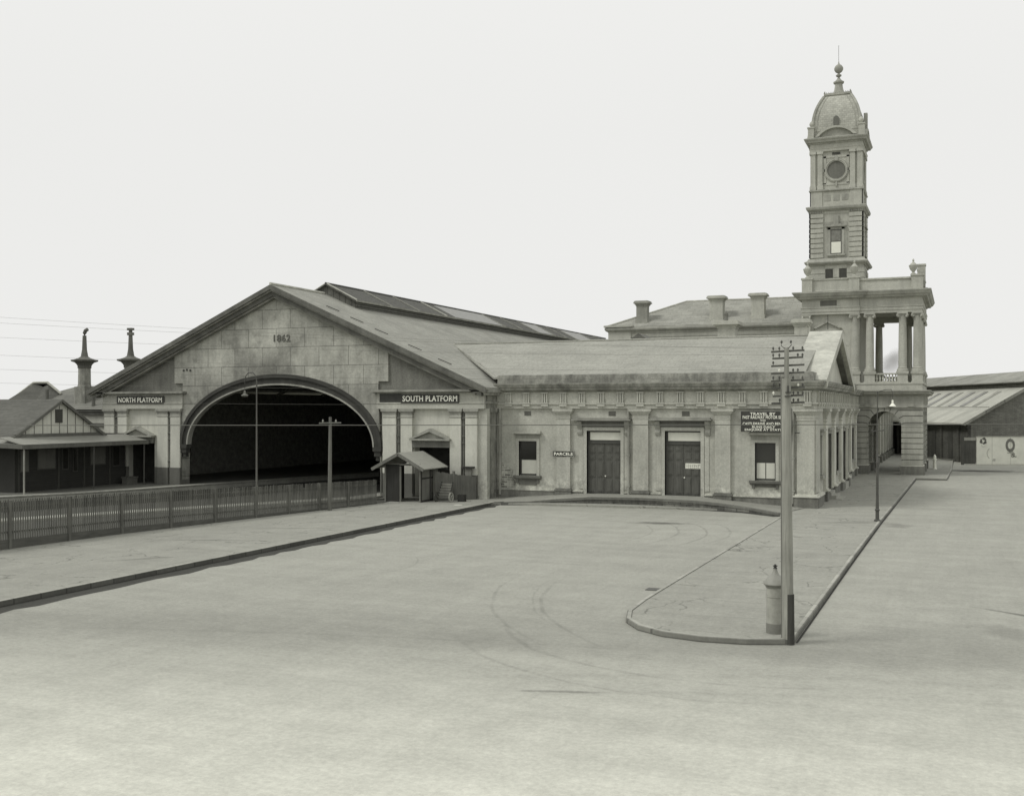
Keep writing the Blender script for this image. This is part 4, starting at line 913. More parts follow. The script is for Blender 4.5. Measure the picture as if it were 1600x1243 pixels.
q = MB(); q.box(BX0 + .3, BX1 - .3, BY0 + .3, BY1, 17.0, 17.3); link_mesh('roof', q, 'lead', blk)

# ---- clock tower
TX, TY = -11.1, 111.9; F_ = TY - 2.5
tw = thing('clock_tower', 'tall stone clock tower with blind round dial and slate dome with ball finial', 'clock tower', (TX, TY, 17))
def sq(half, z0, z1, q=None):
    q = q or MB(); q.box(TX - half, TX + half, TY - half, TY + half, z0, z1); return q
def sweep_sq(half, prof): 
    q = MB(); h = half; q.sweep([(TX - h, TY - h), (TX + h, TY - h), (TX + h, TY + h), (TX - h, TY + h)], prof, closed=True); return q
def face_boxes(fn, fc):
    q = MB()
    for (u0, u1, o0, o1, z0, z1, half) in fn:
        if fc == 0: q.box(TX + u0, TX + u1, TY - half - o1, TY - half - o0, z0, z1)
        if fc == 1: q.box(TX + half + o0, TX + half + o1, TY + u0, TY + u1, z0, z1)
        if fc == 2: q.box(TX + u0, TX + u1, TY + half + o0, TY + half + o1, z0, z1)
        if fc == 3: q.box(TX - half - o1, TX - half - o0, TY + u0, TY + u1, z0, z1)
    return q
def four(name, fn, mt):
    """the same trim on each of the four faces, one mesh per face; every spec is (u0, u1, out0, out1, z0, z1, half)"""
    fn = [(u0, u1, o0 + (.0015 if fcs else 0), o1, z0, z1, h) for fcs, (u0, u1, o0, o1, z0, z1, h) in enumerate(fn)]
    for fc in range(4): link_mesh(name, face_boxes(fn, fc), mt, tw)
link_mesh('base_stage', sq(2.52, 17.2, 20.1), 'tower', tw)
four('base_rustication', [(-2.6, -1.02, 0, .07, 17.3 + i * .5, 17.74 + i * .5, 2.52) for i in range(5)] + [(1.02, 2.6, 0, .07, 17.3 + i * .5, 17.74 + i * .5, 2.52) for i in range(5)] + [(-.26, .26, 0, .05, 18.9, 19.75, 2.52), (-1.02, 1.02, 0, .06, 19.75, 20.1, 2.52)], 'tower')
for s in (-1, 1):
    four('dark_opening', [((-.98 if s < 0 else .3), (-.3 if s < 0 else .98), .0, .02, 18.85, 19.72, 2.52)], 'dark_wood')
link_mesh('base_cornice', sweep_sq(2.5, [(-.3, 20.05), (.12, 20.05), (.16, 20.14), (.36, 20.2), (.46, 20.34), (.46, 20.42), (.2, 20.55), (.1, 20.75), (-.3, 20.75)]), 'tower_trim', tw)
link_mesh('rusticated_stage', sq(2.4, 20.6, 25.2), 'tower', tw)
b_ = []
for i in range(9):
    z = 20.85 + i * .485
    b_ += [(-2.54, -1.2, 0, .14, z, z + .40, 2.4), (1.2, 2.54, 0, .14, z, z + .40, 2.4)]
four('rusticated_quoins', b_[0::2], 'tower'); four('rusticated_quoins', b_[1::2], 'tower')
four('window_surround', [(-.78, -.52, 0, .12, 21.15, 23.75, 2.4), (.52, .78, 0, .12, 21.15, 23.75, 2.4), (-.78, .78, 0, .12, 23.55, 23.8, 2.4), (-.95, .95, 0, .3, 23.8, 23.93, 2.4), (-.5, .5, 0, .24, 23.93, 24.06, 2.4), (-.24, .24, 0, .22, 24.06, 24.9, 2.4), (-.85, .85, 0, .24, 21.0, 21.15, 2.4), (-1.0, 1.0, 0, .05, 20.8, 24.3, 2.4)], 'tower_trim')
q = MB(); q.box(TX - .53, TX + .53, F_ + .0, F_ + .02, 21.15, 23.56); wf = link_mesh('window', q, 'frame', tw)
q = MB(); q.box(TX - .44, TX + .44, F_ - .02, F_, 22.4, 23.46); link_mesh('pane', q, 'lantern_glass', wf)
q = MB(); q.box(TX - .44, TX + .44, F_ - .02, F_, 21.25, 22.33); link_mesh('blind', q, 'frosted', wf)
q = MB(); q.plate([(TX + .05, 22.43), (TX + .32, 22.43), (TX + .25, 22.75), (TX + .12, 22.75)], 'y', F_ - .035, F_ - .02); link_mesh('lamp_reflection', q, 'white', wf) if False else None
link_mesh('frieze_stage', sq(2.44, 25.1, 25.5), 'tower', tw)
b_ = []
for i in range(8):
    for s in (-1, 1): u = s * (1.28 + i * .16); b_.append((u - .045, u + .045, 0, .16, 25.2, 25.38, 2.44))
four('dentils', b_, 'tower_trim')
link_mesh('middle_cornice', sweep_sq(2.44, [(-.3, 25.38), (.12, 25.38), (.2, 25.46), (.32, 25.52), (.38, 25.7), (.38, 25.78), (.1, 25.86), (-.3, 25.9)]), 'tower_trim', tw)
link_mesh('pedestal_stage', sq(2.38, 25.8, 27.35), 'tower', tw)
four('corner_dado', [(-2.46, -1.3, 0, .08, 25.86, 27.3, 2.38)], 'tower'); four('corner_dado', [(1.3, 2.46, 0, .08, 25.86, 27.3, 2.38)], 'tower')
four('small_panel', [(-1.12, -.52, .0, .03, 26.35, 26.95, 2.38), (-.3, .3, .0, .03, 26.35, 26.95, 2.38), (.52, 1.12, 0, .03, 26.35, 26.95, 2.38)], 'tower_trim')
link_mesh('pedestal_cap', sweep_sq(2.42, [(-.3, 27.28), (.06, 27.28), (.14, 27.34), (.14, 27.42), (.04, 27.48), (-.3, 27.48)]), 'tower_trim', tw)
link_mesh('clock_stage', sq(2.26, 27.4, 31.2), 'tower', tw)
for (a, b) in ((-2.42, -1.95), (-1.75, -1.28), (1.28, 1.75), (1.95, 2.42)):
    four('clock_stage_pilaster', [(a, b, 0, .17, 27.9, 31.0, 2.26), (a - .06, b + .06, 0, .24, 27.48, 27.8, 2.26), (a - .07, b + .07, 0, .26, 30.95, 31.2, 2.26), (a - .03, b + .03, 0, .2, 27.8, 27.92, 2.26)], 'tower')
four('dial_panel', [(-1.2, -.95, 0, .05, 28.0, 30.7, 2.26), (.95, 1.2, 0, .05, 28.0, 30.7, 2.26), (-1.2, 1.2, 0, .05, 27.9, 28.1, 2.26), (-1.2, 1.2, 0, .05, 30.55, 30.7, 2.26)], 'tower')
four('keystone', [(-.16, .16, 0, .24, 30.2, 30.62, 2.26), (-.07, .07, 0, .14, 27.75, 28.15, 2.26), (-1.4, -1.05, 0, .12, 29.2, 29.45, 2.26), (1.05, 1.4, 0, .12, 29.2, 29.45, 2.26)], 'tower_trim')
four('small_louvre', [(-.38, .38, 0, .03, 30.82, 31.06, 2.26)], 'dark_wood')
def disc(half, r0, r1, o0, o1, face, zc=29.32, n_=36):
    q = MB(); ring_ = []
    for rr in (r0, r1):
        for i in range(n_):
            a = 2 * math.pi * i / n_; ring_.append((rr * math.cos(a), rr * math.sin(a)))
    vs_ = []
    for o_ in (o0, o1):
        for u, v_ in ring_:
            d = half + o_
            vs_.append({0: (TX + u, TY - d, zc + v_), 1: (TX + d, TY + u, zc + v_), 2: (TX + u, TY + d, zc + v_), 3: (TX - d, TY + u, zc + v_)}[face])
    fs = []; m_ = 2 * n_
    for i in range(n_):
        j = (i + 1) % n_
        fs += [(i, j, n_ + j, n_ + i), (m_ + i, m_ + n_ + i, m_ + n_ + j, m_ + j), (i, m_ + i, m_ + j, j), (n_ + i, n_ + j, m_ + n_ + j, m_ + n_ + i)]
    return q.add(vs_, fs)
for fc in range(4):
    link_mesh('dial_ring', disc(2.26, .86, 1.16, 0, .12, fc), 'tower_trim', tw); link_mesh('dial_roll', disc(2.26, .98, 1.06, .12, .17, fc), 'tower', tw)
    link_mesh('blind_dial', disc(2.26, .001, .86, .0, .03, fc), 'dado', tw)
link_mesh('clock_entablature', sweep_sq(2.46, [(-.3, 31.18), (.02, 31.18), (.06, 31.4), (.1, 31.46), (0, 31.5), (0, 31.95), (-.3, 31.95)]), 'tower', tw)
link_mesh('clock_cornice', sweep_sq(2.46, [(-.5, 31.9), (.08, 31.9), (.12, 32.0), (.34, 32.05), (.4, 32.2), (.5, 32.3), (.54, 32.42), (.3, 32.52), (-.5, 32.55)]), 'tower_trim', tw)
link_mesh('attic', sq(2.2, 32.4, 33.5), 'tower', tw)
for fc in range(4):
    n_ = 14; R_, h_ = 2.6, 1.05; c_ = (R_ * R_ - h_ * h_) / (2 * h_); rr = math.hypot(R_, c_) if False else (R_ * R_ + h_ * h_) / (2 * h_)
    W_ = 1.95; H_ = 1.0; rr = (W_ * W_ + H_ * H_) / (2 * H_); a_ = math.asin(W_ / rr)
    arc = [(rr * math.sin(-a_ + 2 * a_ * i / n_), 32.55 + H_ - rr + rr * math.cos(-a_ + 2 * a_ * i / n_)) for i in range(n_ + 1)]
    arc_in = [(x * .82, 32.6 + (z - 32.55) * .74) for x, z in arc]
    def FP(pts, o0, o1, mt, nm):
        q = MB()
        if fc in (0, 2): 
            d = -1 if fc == 0 else 1; q.plate([(TX + u, z) for u, z in pts], 'y', TY + d * (2.2 + o0), TY + d * (2.2 + o1))
        else:
            d = 1 if fc == 1 else -1; q.plate([(TY + u, z) for u, z in pts], 'x', TX + d * (2.2 + o0), TX + d * (2.2 + o1))
        link_mesh(nm, q, mt, tw)
    FP(arc + list(reversed(arc_in)), 0, .62, 'tower', 'segmental_pediment')
    FP(arc_in + [(1.4, 32.54), (-1.4, 32.54)], 0, .3, 'tower_trim', 'pediment_field')
q = MB()
for sx in (-1, 1):
    for sy in (-1, 1):
        x, y = TX + sx * 2.36, TY + sy * 2.36; q = MB(); q.box(x - .28, x + .28, y - .28, y + .28, 32.5, 33.6); q.box(x - .34, x + .34, y - .34, y + .34, 33.5, 33.62); link_mesh('attic_corner_block', q, 'tower', tw)
for sx in (-1, 1):
    for sy in (-1, 1):
        x, y = TX + sx * 2.3, TY + sy * 2.3; q = MB(); q.lathe([(.16, 0), (.1, .08), (.22, .22), (.25, .36), (.18, .52), (.07, .62), (.02, .68)], x, y, 12, 33.62); link_mesh('corner_urn', q, 'tower', tw, smooth=True)
q = MB(); q.box(TX + 2.38, TX + 2.72, TY - .3, TY + .3, 32.6, 35.1); link_mesh('side_stack', q, 'tower_trim', tw)
# square dome with curved sides
def domer(t): return 1.28 + .95 * (1 - t ** 2.2)
q = MB(); prof = [(2.23 * 1.4142, 33.2)] + [(domer(t) * 1.4142, 33.5 + 3.3 * t) for t in [i / 14 for i in range(15)]]
q.lathe(prof, TX, TY, 4, 0, square=True); link_mesh('dome', q, 'dome', tw)
for sx in (-1, 1):
    for sy in (-1, 1):
        q = MB(); q.tube([(TX + sx * domer(t), TY + sy * domer(t), 33.5 + 3.3 * t) for t in [i / 14 for i in range(15)]], .15, 6)
        for ax in (0, 1): q.tube([(TX + sx * (domer(t) - (.42 if ax == 0 else -.0)), TY + sy * (domer(t) - (.42 if ax == 1 else -.0)), 33.5 + 3.3 * t) for t in [i / 14 for i in range(15)]], .05, 5)
        link_mesh('dome_rib', q, 'tower_trim', tw, smooth=True)
for fc in range(4):
    q = MB(); dx, dy = ((0, -1), (1, 0), (0, 1), (-1, 0))[fc]; pts = ell(0, 0, .26, .34, 8)
    oc = (TX + dx * 2.36, TY + dy * 2.36)
    if dx == 0: q.plate([(TX + u, 34.25 + v_) for u, v_ in pts] + [(TX - .26, 33.7), (TX + .26, 33.7)], 'y', oc[1], TY + dy * 1.7)
    else: q.plate([(TY + u, 34.25 + v_) for u, v_ in pts] + [(TY - .26, 33.7), (TY + .26, 33.7)], 'x', oc[0], TX + dx * 1.7)
    link_mesh('dome_lucarne', q, 'dado', tw)
link_mesh('dome_gallery', sweep_sq(1.0, [(-1.0, 36.72), (.1, 36.72), (.2, 36.85), (.28, 36.92), (.28, 37.12), (.1, 37.16), (-1.0, 37.16)]), 'tower_trim', tw)
q = MB()
for fc in range(4):
    b2 = face_boxes([(u, u + .06, -.06, 0, 37.14, 37.22, 1.3) for u in [-1.24 + .2 * i for i in range(13)]], fc); q.add(b2.v, b2.f)
for sx in (-1, 1):
    for sy in (-1, 1): q.box(TX + sx * 1.2 - .05, TX + sx * 1.2 + .05, TY + sy * 1.2 - .05, TY + sy * 1.2 + .05, 37.1, 37.32)
link_mesh('cresting', q, 'tower_trim', tw)
q = MB(); q.lathe([(.62, 0), (.5, .35), (.4, .8), (.36, 1.15), (.5, 1.25), (.52, 1.38), (.34, 1.48), (.16, 1.7), (.1, 1.86), (.26, 1.95), (.28, 2.06), (.12, 2.16), (.1, 2.24), (.3, 2.36), (.43, 2.58), (.43, 2.78), (.3, 3.0), (.1, 3.14), (.05, 3.3), (.02, 3.45)], TX, TY, 16, 37.1)
link_mesh('finial', q, 'tower_trim', tw, smooth=True)
q = MB(); q.tube([(TX, TY, 40.4), (TX, TY, 42.1)], .02, 5); link_mesh('lightning_rod', q, 'iron', tw)

# ================================================================== MAIN TWO-STOREY BLOCK
mb_ = thing('main_building', 'long two storey station building with hipped slate roof and capped chimneys', 'building', (-24, 118, 0))
MX0, MX1, MY0, MY1 = -34.8, -13.9, 112.0, 175.0
q = MB(); q.box(MX0, MX1, MY0, MY1, 6, 14.35); q.box(MX0 + 4, MX1, MY0 + 4.6, MY1, .02, 14.34); link_mesh('wall', q, 'stucco', mb_)
path = [(MX0, MY1), (MX0, MY0), (MX1, MY0)]
q = MB(); q.sweep(path, [(-.3, 14.2), (.1, 14.2), (.12, 14.35), (.3, 14.45), (.42, 14.6), (.42, 14.78), (.1, 14.9), (-.3, 14.9)]); link_mesh('cornice', q, 'tower_trim', mb_)
q = MB(); q.sweep(path, [(-.2, 13.75), (.05, 13.75), (.05, 13.85), (-.2, 13.85)]); link_mesh('string_course', q, 'tower_trim', mb_)
q = MB(); q.box(MX0 - .1, MX0 + 2.4, MY0 - .12, MY0 + 2, 6, 14.9); q.box(MX0 - .5, MX0 + 2.7, MY0 - .5, MY0 + 2.2, 14.86, 15.05); link_mesh('corner_pier', q, 'stucco', mb_)
for x in (-30.7, -26.2, -21.0, -15.9):
    q = MB(); q.box(x - .75, x + .55, MY0 - .02, MY0 + .1, 11.2, 13.42); w_ = link_mesh('window', q, 'frame', mb_)
    q = MB(); q.box(x - .95, x + .75, MY0 - .1, MY0 + .02, 13.42, 13.5); link_mesh('window_head', q, 'tower_trim', w_)
rz = 17.95; xa, xb = -27.8, -13.9; yr = 118.0
q = MB(); q.slab([(MX0 - .3, MY0 - .3, 14.9), (xb, MY0 - .3, 14.9), (xb, yr, rz), (xa, yr, rz)], .15); link_mesh('roof', q, 'slate_mid', mb_)
q = MB(); q.slab([(MX0 - .3, MY1, 14.9), (MX0 - .3, MY0 - .3, 14.9), (xa, yr, rz), (xa, MY1, rz)], .15); q.slab([(xa, yr, rz), (xb, yr, rz), (xb, MY1, rz), (xa, MY1, rz)], .15); link_mesh('roof', q, 'slate_y', mb_)
q = MB(); q.tube([(MX0 - .3, MY0 - .3, 14.95), (xa, yr, rz + .03), (xb, yr, rz + .03)], .1, 6); link_mesh('hip_roll', q, 'lead', mb_)
chimney(mb_, -32.0, -30.85, 112.6, 113.6, 14.6, 17.7, 'trim', flare=.22)
chimney(mb_, -24.15, -22.8, 112.8, 114.0, 14.6, 17.95, flare=.26)
chimney(mb_, -19.85, -18.55, 112.8, 114.0, 14.6, 18.05, flare=.26)
# ground floor street wall beyond the portico, with pilasters
q = MB(); q.box(-13.5, -8.92, MY0, 118, .02, 6.3); q.box(-13.9, -8.6, 119.6, MY1, .02, 6.3); link_mesh('street_wall', q, 'stucco', mb_)
y = 108.6; k = 0
while y < 172:
    q = MB(); q.box(-8.95, -8.25, y, y + 1.1, 1.0, 5.8); q.box(-8.95, -8.0, y - .2, y + 1.3, 5.8, 6.15); link_mesh('street_pilaster', q, 'portico', mb_)
    q = MB(); q.box(-8.95, -8.05, y - .15, y + 1.25, .02, .85); link_mesh('pilaster_plinth', q, 'plinth', mb_)
    q = MB(); q.box(-8.7, -8.62 + .1, y + 1.9, y + 3.6, .3 if k % 2 else 1.6, 4.4); link_mesh('street_window', q, 'door', mb_)
    y += 4.9; k += 1
q = MB(); q.sweep([(-8.6, PY1), (-8.6, MY1)], [(-.4, 6.2), (.15, 6.2), (.15, 7.3), (.55, 7.5), (.6, 7.85), (-.4, 7.9)]); link_mesh('street_cornice', q, 'tower_trim', mb_)

# ================================================================== GOODS SHED (turned to the photograph's axis)
th_ = math.atan(700 / 1700); S_, C_ = math.sin(th_), math.cos(th_)
def cw(r, d, z): return (r * C_ - d * S_, r * S_ + d * C_, z)
def cam_mb(q): q.v = [cw(x, y, z) for x, y, z in q.v]; return q
gs = thing('goods_shed', 'low dark brick goods shed with pale iron roof and long clerestory', 'shed', cw(58, 130, 0))
D0, D1 = 124.0, 190.0; RE = 51.4
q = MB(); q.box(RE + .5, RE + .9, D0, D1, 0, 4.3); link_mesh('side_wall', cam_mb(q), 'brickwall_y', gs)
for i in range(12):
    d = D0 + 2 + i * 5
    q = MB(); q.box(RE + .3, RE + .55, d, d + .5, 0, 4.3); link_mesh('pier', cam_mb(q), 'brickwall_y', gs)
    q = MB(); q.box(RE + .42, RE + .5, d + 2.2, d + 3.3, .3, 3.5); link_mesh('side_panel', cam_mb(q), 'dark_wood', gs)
    q = MB(); q.box(RE - .1, RE + .5, d + 1.2, d + 4.2, 0, .25); link_mesh('side_footing', cam_mb(q), 'plinth', gs) if i < 8 else None
q = MB(); pr = .575
q.plate([(RE + .5, 0), (RE + .5, 4.45), (62.5, 4.45 + pr * 11.1), (74, 4.45), (74, 0)], 'y', D0, D0 + .4); link_mesh('gable_wall', cam_mb(q), 'brickwall', gs)
def zr(r): return 4.62 + pr * (r - RE)
q = MB(); q.slab([(RE - .15, D0 - .7, zr(RE - .15)), (58.5, D0 - .7, zr(58.5)), (58.5, D1, zr(58.5)), (RE - .15, D1, zr(RE - .15))], .12); link_mesh('roof', cam_mb(q), 'iron_roof', gs)
q = MB(); q.bar((RE - .2, D0 - .72, zr(RE - .2) - .12), (62.5, D0 - .72, zr(62.5) - .12), .1, .32); link_mesh('barge_board', cam_mb(q), 'iron_roof2', gs)
q = MB(); q.bar((RE - .2, D0 - .7, zr(RE) - .15), (RE - .2, D1, zr(RE) - .15), .14, .16); link_mesh('gutter', cam_mb(q), 'pale', gs)
for i in range(16):
    d = D0 + 4 + i * 3.6; q = MB(); q.slab([(RE + 3.2, d, zr(RE + 3.2) + .06), (RE + 6.2, d, zr(RE + 6.2) + .06), (RE + 6.2, d + 1.1, zr(RE + 6.2) + .06), (RE + 3.2, d + 1.1, zr(RE + 3.2) + .06)], .05); link_mesh('roof_light', cam_mb(q), 'lantern_glass' if i % 3 else 'trim', gs)
q = MB(); q.bar((RE + 3.0, D0, zr(RE + 3) + .02), (RE + 3.0, D1, zr(RE + 3) + .02), .1, .05); link_mesh('roof_lap', cam_mb(q), 'trim', gs)
q = MB(); q.box(58.35, 58.5, D0, D1, zr(58.4) - .3, 9.33); link_mesh('clerestory', cam_mb(q), 'lantern_wall', gs)
for k in range(4):
    q = MB(); q.box(58.28, 58.36, D0, D1, 8.75 + k * .16, 8.8 + k * .16); link_mesh('clerestory_louvre', cam_mb(q), 'trim', gs)
q = MB(); q.slab([(57.9, D0 - .4, 9.3), (62.5, D0 - .4, 10.75), (62.5, D1, 10.75), (57.9, D1, 9.3)], .12); link_mesh('clerestory_roof', cam_mb(q), 'iron_roof2', gs)
q = MB(); q.slab([(62.5, D0 - .7, 10.7), (74, D0 - .7, 4.6), (74, D1, 4.6), (62.5, D1, 10.7)], .12); link_mesh('roof', cam_mb(q), 'iron_roof', gs)
# hoarding and gate
ho = thing('hoarding', 'white pasted hoarding with a large letter O before the brick goods shed', 'billboard', cw(54, 120, 0))
q = MB(); q.box(51.25, 62, 120.0, 120.12, .05, 3.08); link_mesh('board', cam_mb(q), 'poster', ho)
q = MB(); q.box(51.2, 62, 119.96, 120.16, 3.08, 3.16); link_mesh('top_rail', cam_mb(q), 'trim', ho)
q = moved(text_mb('O', 1.05, 1.5, .01, .045), 54.95, 119.985, 2.15); link_mesh('printed_letter', cam_mb(q), 'plinth', ho)
q = moved(text_mb('S.', .62, .42, .01, .05), 55.35, 119.985, 1.05); link_mesh('printed_letter', cam_mb(q), 'plinth', ho)
q = MB(); q.box(54.6, 55.4, 119.98, 119.995, 1.3, 1.35); q.box(54.8, 55.3, 119.98, 119.995, 1.4, 1.44); link_mesh('printed_rule', cam_mb(q), 'dado', ho)
q = MB()
for i in range(9):
    a = i * .75 - .3; rr_ = .06 + .05 * ((i * 7) % 3); q.lathe([(.001, 0), (rr_, .0), (rr_, .012), (.001, .012)], 0, 0, 9); n0 = len(q.v) - 36
    for j in range(n0, len(q.v)): x, y, z = q.v[j]; q.v[j] = (51.98 + math.cos(a) * .26 + x, 119.985 - z + .01, 2.62 + math.sin(a) * .27 + y)
link_mesh('printed_curl', cam_mb(q), 'ink', ho)
q = MB()
def arcband(cx_, cz_, r_, w0, a0, a1):
    n_ = 12; o_ = [(cx_ + r_ * math.cos(R(a0 + (a1 - a0) * i / n_)), cz_ + r_ * math.sin(R(a0 + (a1 - a0) * i / n_))) for i in range(n_ + 1)]
    i_ = [(cx_ + (r_ - w0) * math.cos(R(a0 + (a1 - a0) * i / n_)), cz_ + (r_ - w0) * math.sin(R(a0 + (a1 - a0) * i / n_))) for i in range(n_ + 1)]
    q.plate(o_ + i_[::-1], 'y', 119.985, 119.997)
arcband(53.1, 1.25, .75, .1, 130, 230); arcband(52.0, 2.2, .25, .07, 180, 330); arcband(53.2, .35, .28, .12, 60, 170); arcband(53.25, .75, .2, .1, 200, 300)
q.box(53.05, 53.3, 119.985, 119.997, .4, .55); link_mesh('printed_flourish', cam_mb(q), 'ink_pale', ho)
for x in (52.95, 55.0, 57.1):
    q = MB(); q.box(x - .012, x + .012, 119.99, 120.0, .06, 3.07); link_mesh('sheet_joint', cam_mb(q), 'coping', ho)
gt = thing('yard_gate', 'dark boarded yard gate between brick shed and white hoarding', 'gate', cw(50.5, 120.1, 0))
q = MB(); q.box(49.85, 51.15, 120.05, 120.15, .1, 2.65); link_mesh('leaf', cam_mb(q), 'dark_wood', gt)
q = MB(); q.box(49.8, 51.18, 120.0, 120.14, 2.67, 3.0); link_mesh('lintel', cam_mb(q), 'trim', gt)
q = MB(); q.box(49.6, 49.84, 119.95, 120.2, 0, 3.1); link_mesh('post', cam_mb(q), 'dark_wood', gt)
# white bollard beside the portico
q = MB(); q.lathe([(.2, 0), (.2, .1), (.16, .14), (.15, .9), (.19, .98), (.19, 1.06), (.13, 1.1), (.16, 1.25), (.1, 1.42), (.02, 1.5)], -2.35, 117.0, 12, .1)
tag(link_mesh('bollard', q, 'white', smooth=True), 'white rounded bollard standing at the far right corner of the portico', 'bollard')

# ================================================================== NORTH SIDE BUILDINGS
nb = thing('platform_building', 'dark weatherboard platform building with pale boarded gable and veranda', 'building', (-61, 60, .45))
XW = -59.6
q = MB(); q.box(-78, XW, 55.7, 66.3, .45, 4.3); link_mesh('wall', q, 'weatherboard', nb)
ya, yb, yc, zb, za = 55.5, 63.9, 59.7, 4.42, 6.75
q = MB(); q.plate([(ya + .3, zb), (yb - .3, zb), (yc, za - .05)], 'x', XW - .1, XW + .02); link_mesh('gable', q, 'wb_pale', nb)
q = MB()
for y in [56.6 + i * .76 for i in range(9)]: q.box(XW + .02, XW + .04, y - .025, y + .025, zb, za - .1 - abs(y - yc) * .56)
link_mesh('gable_batten', q, 'dado', nb)
q = MB(); q.box(XW + .02, XW + .08, yc - .45, yc + .2, 5.2, 6.15); vt = link_mesh('gable_vent', q, 'frame', nb)
q = MB(); q.box(XW, XW + .2, ya, yb, zb - .25, zb + .02); link_mesh('gable_sill', q, 'dado', nb)
for s in (-1, 1):
    ye = yc + s * 4.3
    q = MB(); q.slab([(-80, yc, za + .12), (XW + .22, yc, za + .12), (XW + .22, ye, zb - .12), (-80, ye, zb - .12)][::-s], .12); link_mesh('roof', q, 'slate_dark_x', nb)
    q = MB(); q.bar((XW + .26, yc, za + .0), (XW + .26, ye, zb - .26), .06, .2); link_mesh('barge_board', q, 'dado', nb)
q = MB(); q.slab([(-80, 63.5, 4.6), (XW - .3, 63.5, 4.6), (XW - .3, 66.3, 3.9), (-80, 66.3, 3.9)], .1); link_mesh('back_roof', q, 'slate_dark_x', nb)
q = MB(); q.slab([(XW - .1, 54.4, 4.28), (-57.4, 54.4, 3.78), (-57.4, 66.35, 3.78), (XW - .1, 66.35, 4.28)], .06); q.slab([(-66, 55.9, 4.28), (-66, 54.35, 3.95), (-57.41, 54.35, 3.79), (XW - .1, 55.9, 4.28)], .06); link_mesh('veranda_roof', q, 'veranda_roof', nb)
q = MB(); q.box(-57.44, -57.34, 54.3, 66.38, 3.5, 3.8); q.bar((-66, 54.32, 3.86), (-57.4, 54.32, 3.66), .1, .3); link_mesh('veranda_fascia', q, 'dado', nb)
for y in (54.5, 60.8, 66.0):
    q = MB(); q.tube([(-57.5, y, .45), (-57.5, y, 3.6)], .06, 8); link_mesh('veranda_post', q, 'trim' if y < 55 else 'iron', nb, smooth=True)
for (a, b, mt, zz) in ((56.1, 56.9, 'blind', 1.8), (57.6, 59.3, 'trim', 1.9), (59.9, 60.5, 'glass', 1.8), (60.9, 61.4, 'glass', 1.6), (62.6, 64.2, 'trim', 2.0), (64.9, 65.7, 'glass', 1.8)):
    q = MB(); q.box(XW + .0, XW + .05, a, b, zz, 3.4); wf = link_mesh('window', q, 'frame', nb)
    q = MB(); q.box(XW + .05, XW + .06, a + .07, b - .07, zz + .08, 3.3); link_mesh('pane', q, 'glass' if mt == 'glass' else 'dado', wf)
for y in (56, 59.55, 62.0, 64.6):
    q = MB(); q.box(XW, XW + .07, y - .07, y + .07, .45, 3.6); link_mesh('wall_post', q, 'frame', nb)
q = MB(); q.box(-58.9, -58.4, 65.2, 66.3, .45, .9); q.box(-58.95, -58.35, 65.15, 66.35, .9, 1.0); tag(link_mesh('platform_chest', q, 'dado'), 'low grey chest on the platform at the foot of the left stone pier', 'chest')
hb = thing('north_building', 'slate roofed building with two tall cowled chimneys behind the platform building', 'building', (-75, 80, 0))
q = MB(); q.box(-84, -63, 76.0, 86, 0, 6.1); link_mesh('wall', q, 'stucco', hb)
q = MB(); q.box(-84.2, -62.9, 75.8, 76.0, 5.6, 5.95); q.box(-84.3, -62.9, 75.6, 76.0, 5.95, 6.1); q.box(-84.2, -62.9, 75.85, 76.0, 4.6, 4.9); link_mesh('cornice', q, 'rake', hb)
q = MB(); q.slab([(-83.5, 75.6, 6.12), (-62.6, 75.6, 6.12), (-62.6, 81, 8.35), (-78.6, 81, 8.35)], .12); q.slab([(-83.5, 86, 6.12), (-62.6, 86, 6.12), (-62.6, 81, 8.35), (-78.6, 81, 8.35)][::-1], .12); link_mesh('roof', q, 'slate_north', hb)
q = MB(); q.slab([(-85.0, 79, 6.9), (-82.0, 79, 8.62), (-80.3, 79, 8.62), (-78.6, 79, 7.5), (-78.6, 77, 6.7), (-84.0, 76, 6.2)], .12); link_mesh('hip_roof', q, 'slate_dark_x', hb)
q = MB(); q.tube([(-85.3, 78.9, 6.8), (-82.0, 78.9, 8.68), (-80.3, 78.9, 8.68), (-78.6, 78.9, 7.6)], .12, 6); link_mesh('hip_roll', q, 'lead', hb)
def cowl_chimney(x, y, zb_, zc, bend):
    q = MB(); q.box(x - .62, x + .62, y - .62, y + .62, zb_, 8.2); q.lathe([(.62, 8.2), (.56, 8.4), (.54, 9.9), (.62, 9.95)], x, y, 8, 0)
    ch = link_mesh('chimney', q, 'cornice', hb)
    q = MB(); q.lathe([(.6, 9.9), (.6, 10.1), (.68, 10.25), (.85, 10.42), (1.16, 10.52), (1.2, 10.66), (.9, 10.7), (.5, 10.85), (.3, 11.0), (.01, 11.02)], x, y, 8, 0); link_mesh('chimney_cap', q, 'rake', ch)
    q = MB(); q.tube([(x, y, 10.9), (x, y, 11.6), (x, y, 12.9)], [.34, .22, .17], 10)
    if bend: q.tube([(x, y, 12.8), (x, y, 13.1), (x + .12, y, 13.35), (x + .35, y, 13.45)], [.17, .17, .17, .16], 10)
    else: q.box(x - .24, x + .24, y - .2, y + .2, 12.85, 13.1); q.tube([(x, y, 13.1), (x, y, 13.35)], .16, 10); q.box(x - .26, x + .26, y - .2, y + .2, 13.3, 13.5)
    link_mesh('cowl', q, 'rake', ch, smooth=False)
cowl_chimney(-74.4, 77.5, 5.5, 0, True); cowl_chimney(-69.67, 78.2, 5.5, 0, False)
for x in (-77.8, -72.3):
    q = MB(); q.tube([(x, 76.4, 6.2), (x, 76.4, 7.95)], .16, 8); link_mesh('flue_pipe', q, 'rake', hb, smooth=True)

